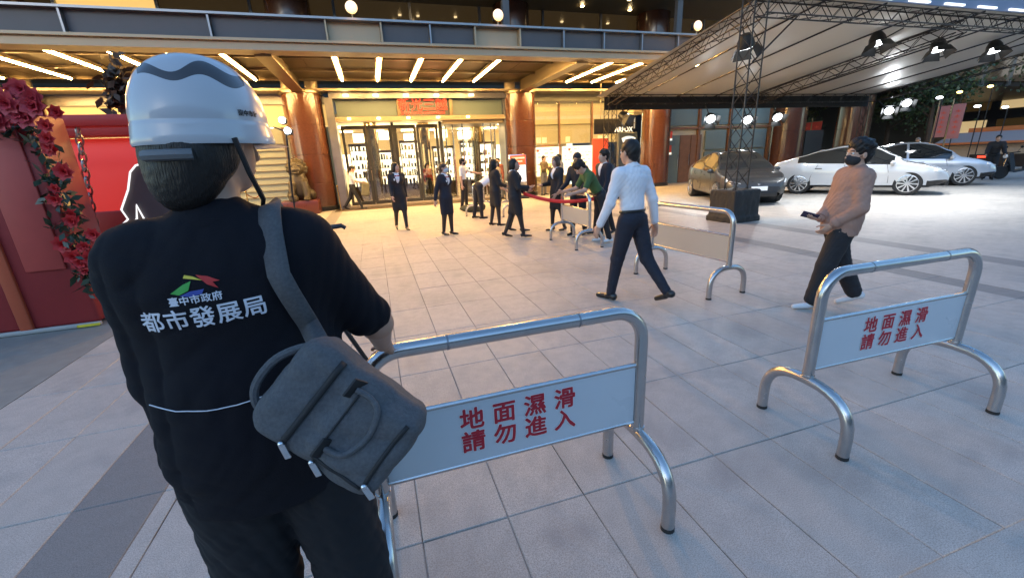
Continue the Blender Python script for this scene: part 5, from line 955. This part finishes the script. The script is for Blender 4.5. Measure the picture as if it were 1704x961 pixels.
def lay(m, off=.002):                                                  # lay flat lettering on the back of the shirt
    bm = bmesh.new(); bm.from_mesh(m); bmesh.ops.triangulate(bm, faces=bm.faces[:]); bmesh.ops.subdivide_edges(bm, edges=[e for e in bm.edges if e.calc_length() > .012], cuts=1)
    for v in bm.verts: v.co = onback(v.co.x, v.co.z, off+v.co.y*-1.0)
    bm.to_mesh(m); bm.free()
PRINT = mat('white_print', (.62, .64, .7), .6)
def back_text(s, size, x, z, m_, off, tilt=0.0, sp=1.05):
    me = embolden(text_mesh(s, size, 0, 0, sp), off); me.materials.clear(); me.materials.append(m_); me.transform(Matrix.Translation((x, 0, z)) @ Matrix.Rotation(tilt, 4, 'Y') @ FACE); lay(me); o = bpy.data.objects.new('shirt_lettering', me); COL.objects.link(o); o.parent = shirt
back_text('都市發展局', .046, -.035, 1.362, PRINT, .0007, R(-3)); back_text('臺中市政府', .019, -.04, 1.402, PRINT, .0004, R(-3))
for nm, col, pts in (('green', (.03, .3, .04), [(-.085, 1.408), (-.06, 1.424), (-.045, 1.43), (-.052, 1.412), (-.07, 1.404)]), ('yellow', (.6, .5, .05), [(-.058, 1.436), (-.042, 1.433), (-.025, 1.429), (-.04, 1.438), (-.055, 1.442)]), ('blue', (.03, .06, .3), [(-.07, 1.402), (-.05, 1.41), (-.025, 1.412), (-.03, 1.403), (-.05, 1.399)]), ('red', (.45, .02, .02), [(-.035, 1.441), (-.015, 1.436), (.005, 1.425), (-.008, 1.424), (.0, 1.41), (-.018, 1.42), (-.028, 1.432)])):
    me = bpy.data.meshes.new('emblem'); me.from_pydata([(p[0]+.004, 0, p[1]+.01) for p in pts], [], [tuple(range(len(pts)))]); me.materials.append(mat('emblem_'+nm, col, .6)); lay(me); o = bpy.data.objects.new('shirt_emblem', me); COL.objects.link(o); o.parent = shirt
# collar and seams of the polo, cord across the waist
nk = Jw['neck']; MB().tube([(nk[0]+.078*math.cos(a), nk[1]+.005+.085*math.sin(a), nk[2]-.032-.012*math.sin(a)) for a in [2*PI*k/24 for k in range(24)]], .016, 8, closed=True).build('collar', C_POLO, shirt, True)
MB().tube([onback(-.185+.31*k/16, 1.175+.012*(k/16)**2-.012*math.sin(PI*k/16), .004) for k in range(17)], .0013, 6).build('white_cord', PRINT, shirt, True)
# helmet -------------------------------------------------------------
hm = bpy.data.materials.new('helmet_plastic'); hm.use_nodes = True; n_ = hm.node_tree; b_ = n_.nodes['Principled BSDF']; b_.inputs['Roughness'].default_value = .28; b_.inputs['Coat Weight'].default_value = .4
tc = n_.nodes.new('ShaderNodeTexCoord'); sx = n_.nodes.new('ShaderNodeSeparateXYZ'); n_.links.new(tc.outputs['Object'], sx.inputs[0])
def mth(op, a, c=None):
    q = n_.nodes.new('ShaderNodeMath'); q.operation = op
    for i, x in enumerate((a, c)):
        if x is None: continue
        if isinstance(x, (int, float)): q.inputs[i].default_value = x
        else: n_.links.new(x, q.inputs[i])
    return q.outputs[0]
uu = mth('ADD', mth('MULTIPLY', sx.outputs[0], .502), mth('MULTIPLY', sx.outputs[1], .865)); tt = mth('ADD', mth('MULTIPLY', sx.outputs[0], .865), mth('MULTIPLY', sx.outputs[1], -.502))
wv = mth('SINE', mth('ADD', mth('MULTIPLY', uu, 62.0), .57)); cen = mth('ADD', mth('MULTIPLY', wv, .0105), .104); band = mth('LESS_THAN', mth('ABSOLUTE', mth('SUBTRACT', sx.outputs[2], cen)), mth('ADD', mth('MULTIPLY', mth('SINE', mth('MULTIPLY', uu, 40.0)), .004), .0125))
side = mth('MULTIPLY', mth('MULTIPLY', mth('GREATER_THAN', tt, .0), mth('LESS_THAN', mth('ABSOLUTE', uu), .088)), band); mx = n_.nodes.new('ShaderNodeMix'); mx.data_type = 'RGBA'; n_.links.new(side, mx.inputs[0]); mx.inputs[6].default_value = (.45, .46, .48, 1); mx.inputs[7].default_value = (.05, .045, .045, 1); n_.links.new(mx.outputs[2], b_.inputs['Base Color'])
helm = thing('safety_helmet', 'white safety helmet with a dark wave stripe on the worker\'s head', 'helmet', wk.matrix_basis @ Vector(Jw['head']+np.array([0, 0, .014])), R(95-90-48)); 
def shell(r, prof, name, m_, parent):
    v = []; f = []; n = 64
    for (rad, z) in prof:
        for j in range(n):
            a = 2*PI*j/n; ex = 1.0+.02*math.cos(a*2); v.append((r[0]*rad*math.cos(a)*ex, r[1]*rad*math.sin(a), z))
    for i in range(len(prof)-1):
        for j in range(n): f.append((i*n+j, i*n+(j+1) % n, (i+1)*n+(j+1) % n, (i+1)*n+j))
    f.append(tuple((len(prof)-1)*n+j for j in range(n))); return mk(name, v, f, m_, parent, True, 40)
pf = [(.97, -.028), (1.045, -.03), (1.06, -.024), (1.045, -.012), (1.02, .006), (1.015, .012), (.998, .016)] + [(math.cos(t)**.82 if t < 1.5 else .02, .018+.134*math.sin(t)) for t in [PI/2*k/14 for k in range(0, 15)]]
hs = shell((.112, .13), pf, 'helmet_shell', hm, helm)
mk('peak', [(x*.095, .118*math.sqrt(max(0, 1-(x*.8)**2))+d, -.026-.03*d*5) for d in (0, .05) for x in [-1+.2*k for k in range(11)]], [(k, k+1, 12+k, 11+k) for k in range(10)], hm, helm, True)
tm = text_mesh('臺中市府', .012, .0006, 0, 1.1); tm.materials.clear(); tm.materials.append(G_DARK); hb = BVHTree.FromPolygons([v.co for v in hs.data.vertices], [tuple(p.vertices) for p in hs.data.polygons])
tm.transform(Matrix.Rotation(R(105), 4, 'Z') @ Matrix.Translation((0, 0, .03)) @ FACE)
for v in tm.vertices:
    d = Vector((v.co.x, v.co.y, 0)); a = math.atan2(math.cos(R(105))*-1, math.sin(R(105))); 
    o_ = v.co+Vector((math.sin(R(105)), -math.cos(R(105)), 0))*.5; h_ = hb.ray_cast(o_, Vector((-math.sin(R(105)), math.cos(R(105)), 0)))[0]
    if h_: v.co = h_+Vector((math.sin(R(105)), -math.cos(R(105)), 0))*.0012
o = bpy.data.objects.new('helmet_lettering', tm); COL.objects.link(o); o.parent = hs
STRAP = mat('black_webbing', (.015, .015, .016), .8); GSTRAP = mat('grey_plastic', (.12, .125, .13), .5)
MB().tube([(-.122, -.02, -.02), (-.125, -.03, -.09), (-.11, .0, -.16), (-.085, .03, -.2)], .0055, 6).build('chin_strap', STRAP, helm, True); MB().tube([(.122, -.02, -.02), (.115, .0, -.09), (.085, .04, -.15), (.03, .07, -.175)], .0055, 6).build('chin_strap', STRAP, helm, True)
MB().tube([(.112*math.cos(a), -.022+.122*math.sin(a), -.05) for a in [-1.35+.75*k/14 for k in range(15)]], .011, 8).build('rear_adjuster', GSTRAP, helm, True)
# bag ------------------------------------------------------------------
BAGM = mat('grey_melange_canvas', (.085, .088, .094), .85, var=.45, scale=160, bump=.35, bscale=500); BAGD = mat('black_zip_tape', (.012, .012, .013), .7); SILV2 = mat('zip_silver', (.7, .72, .75), .25, 1.0)
bag = thing('shoulder_bag', 'grey canvas shoulder bag with silver zip pulls hanging on the worker\'s back', 'bag', (-.12, .80, 1.03))
U = Vector((.70, .16, .695)).normalized(); Nn = Vector((-.12, -.93, .34)); Vv = (Nn.cross(U)).normalized(); Nn = U.cross(Vv).normalized(); Vv = -Vv
if Nn.y > 0: Nn = -Nn
BM = Matrix((U, Vv, Nn)).transposed(); bc = Vector((-.122, .80, 1.165))-Vector((-.12, .80, 1.03)); rot = np.array(BM)
def bl(u, v, n): return bc+U*u+Vv*v+Nn*n
bp = [rbox(bl(0, 0, -.045), (.072, .108, .03), .03, rot, .02), rbox(bl(.0, -.1, -.05), (.068, .018, .03), .028, rot, .03), rbox(bl(.0, .058, .0), (.058, .06, .012), .022, rot, .012)]
sobj('bag_body', bp, .005, BAGM, bag, .007, 34, 3)
def strip(name, pts, m_, w_, th=.004, parent=bag, nrm=None):
    pts = [Vector(p) for p in pts]; v = []; f = []; nn = nrm or Nn
    for i, p in enumerate(pts):
        t = (pts[min(i+1, len(pts)-1)]-pts[max(i-1, 0)]).normalized(); s_ = t.cross(nn).normalized()*w_/2; v += [p-s_, p+s_]
        if i: f.append((2*i-2, 2*i-1, 2*i+1, 2*i))
    o = mk(name, v, f, m_, parent, True); sd_ = o.modifiers.new('s', 'SOLIDIFY'); sd_.thickness = th; sd_.offset = 0; return o
bb_ = BVHTree.FromObject([c for c in bag.children][0], bpy.context.evaluated_depsgraph_get())
def on_bag(u, v, off=.002):
    p = bl(u, v, .4); h = bb_.ray_cast(p, -Nn)[0]; return (h if h else bl(u, v, 0))+Nn*off
strip('zip', [on_bag(-.094+.188*k/14, -.062) for k in range(15)], BAGD, .013); strip('zip', [on_bag(-.07+.14*k/12, .112-.004*math.sin(PI*k/12)) for k in range(13)], BAGD, .009); strip('pocket_seam', [on_bag(-.076, -.0+.11*k/10) for k in range(11)], BAGD, .006); strip('pocket_seam', [on_bag(-.074+.148*k/10, .0) for k in range(11)], BAGD, .004)
def pull(p, ang):
    d = (Vector((0, 0, -1))*math.cos(ang)+Vector((1, 0, 0))*math.sin(ang)); m_ = MB().box((-.006, -.0025, -.038), (.006, .0025, 0), .002).ball((0, 0, .003), .006, 8, 6); o = m_.build('zip_pull', SILV2, bag, True); o.location = p+Vector((0, -.006, 0)); o.rotation_euler = (R(12), -ang, 0)
pull(on_bag(-.092, -.062), .12); pull(on_bag(-.09, .005), .16); pull(on_bag(-.064, .112), .25)
MB().tube(smooth_pts([bl(-.07, -.115, -.03), bl(-.075, -.15, -.02), bl(-.04, -.175, -.01), bl(.02, -.175, -.01), bl(.07, -.145, -.02), bl(.08, -.112, -.03)]), .0085, 8).build('carry_handle', BAGM, bag, True)
MB().tube(smooth_pts([on_bag(.07, -.01), on_bag(.072, .025, .004), on_bag(.058, .05, .006), on_bag(.01, .062, .006), on_bag(-.038, .045, .005), on_bag(-.05, .01)]), .006, 8).build('front_handle', BAGM, bag, True)
for u_, v_ in ((.07, -.012), (-.05, .008)): 
    o = MB().box((-.02, -.02, -.003), (.02, .02, .003), .002).build('leather_patch', BAGD, bag, True); o.location = on_bag(u_, v_, .001); o.rotation_euler = BM.to_euler(); MB().ball((0, 0, .004), .004, 8, 6).build('rivet', SILV2, o, True)
# shoulder strap: up the back, over the right shoulder
off = Vector((-.12, .80, 1.03)); sh = wk.matrix_basis @ Vector(Jw['rsh'])
spts = []
for k in range(15):
    u = k/14; lx = .15-.035*u; lz = 1.30+.13*u
    spts.append(wk.matrix_basis @ onback(lx, lz, .02) - off)
spts = [bl(.075, -.11, -.03)] + spts
def ontop(x, y, o_=.007):
    h = bvh.ray_cast(Vector((x, y, 2.0)), Vector((0, 0, -1)))[0]; return Vector((x, y, (h.z if h else 1.5)+o_))
ytop = spts[-1]
spts = [p for p in spts] + [wk.matrix_basis @ ontop(.112, -.08+.17*k/8)-off for k in range(9)]
strip('shoulder_strap', spts, BAGM, .045, .005, bag, Vector((0, -1, .35)))
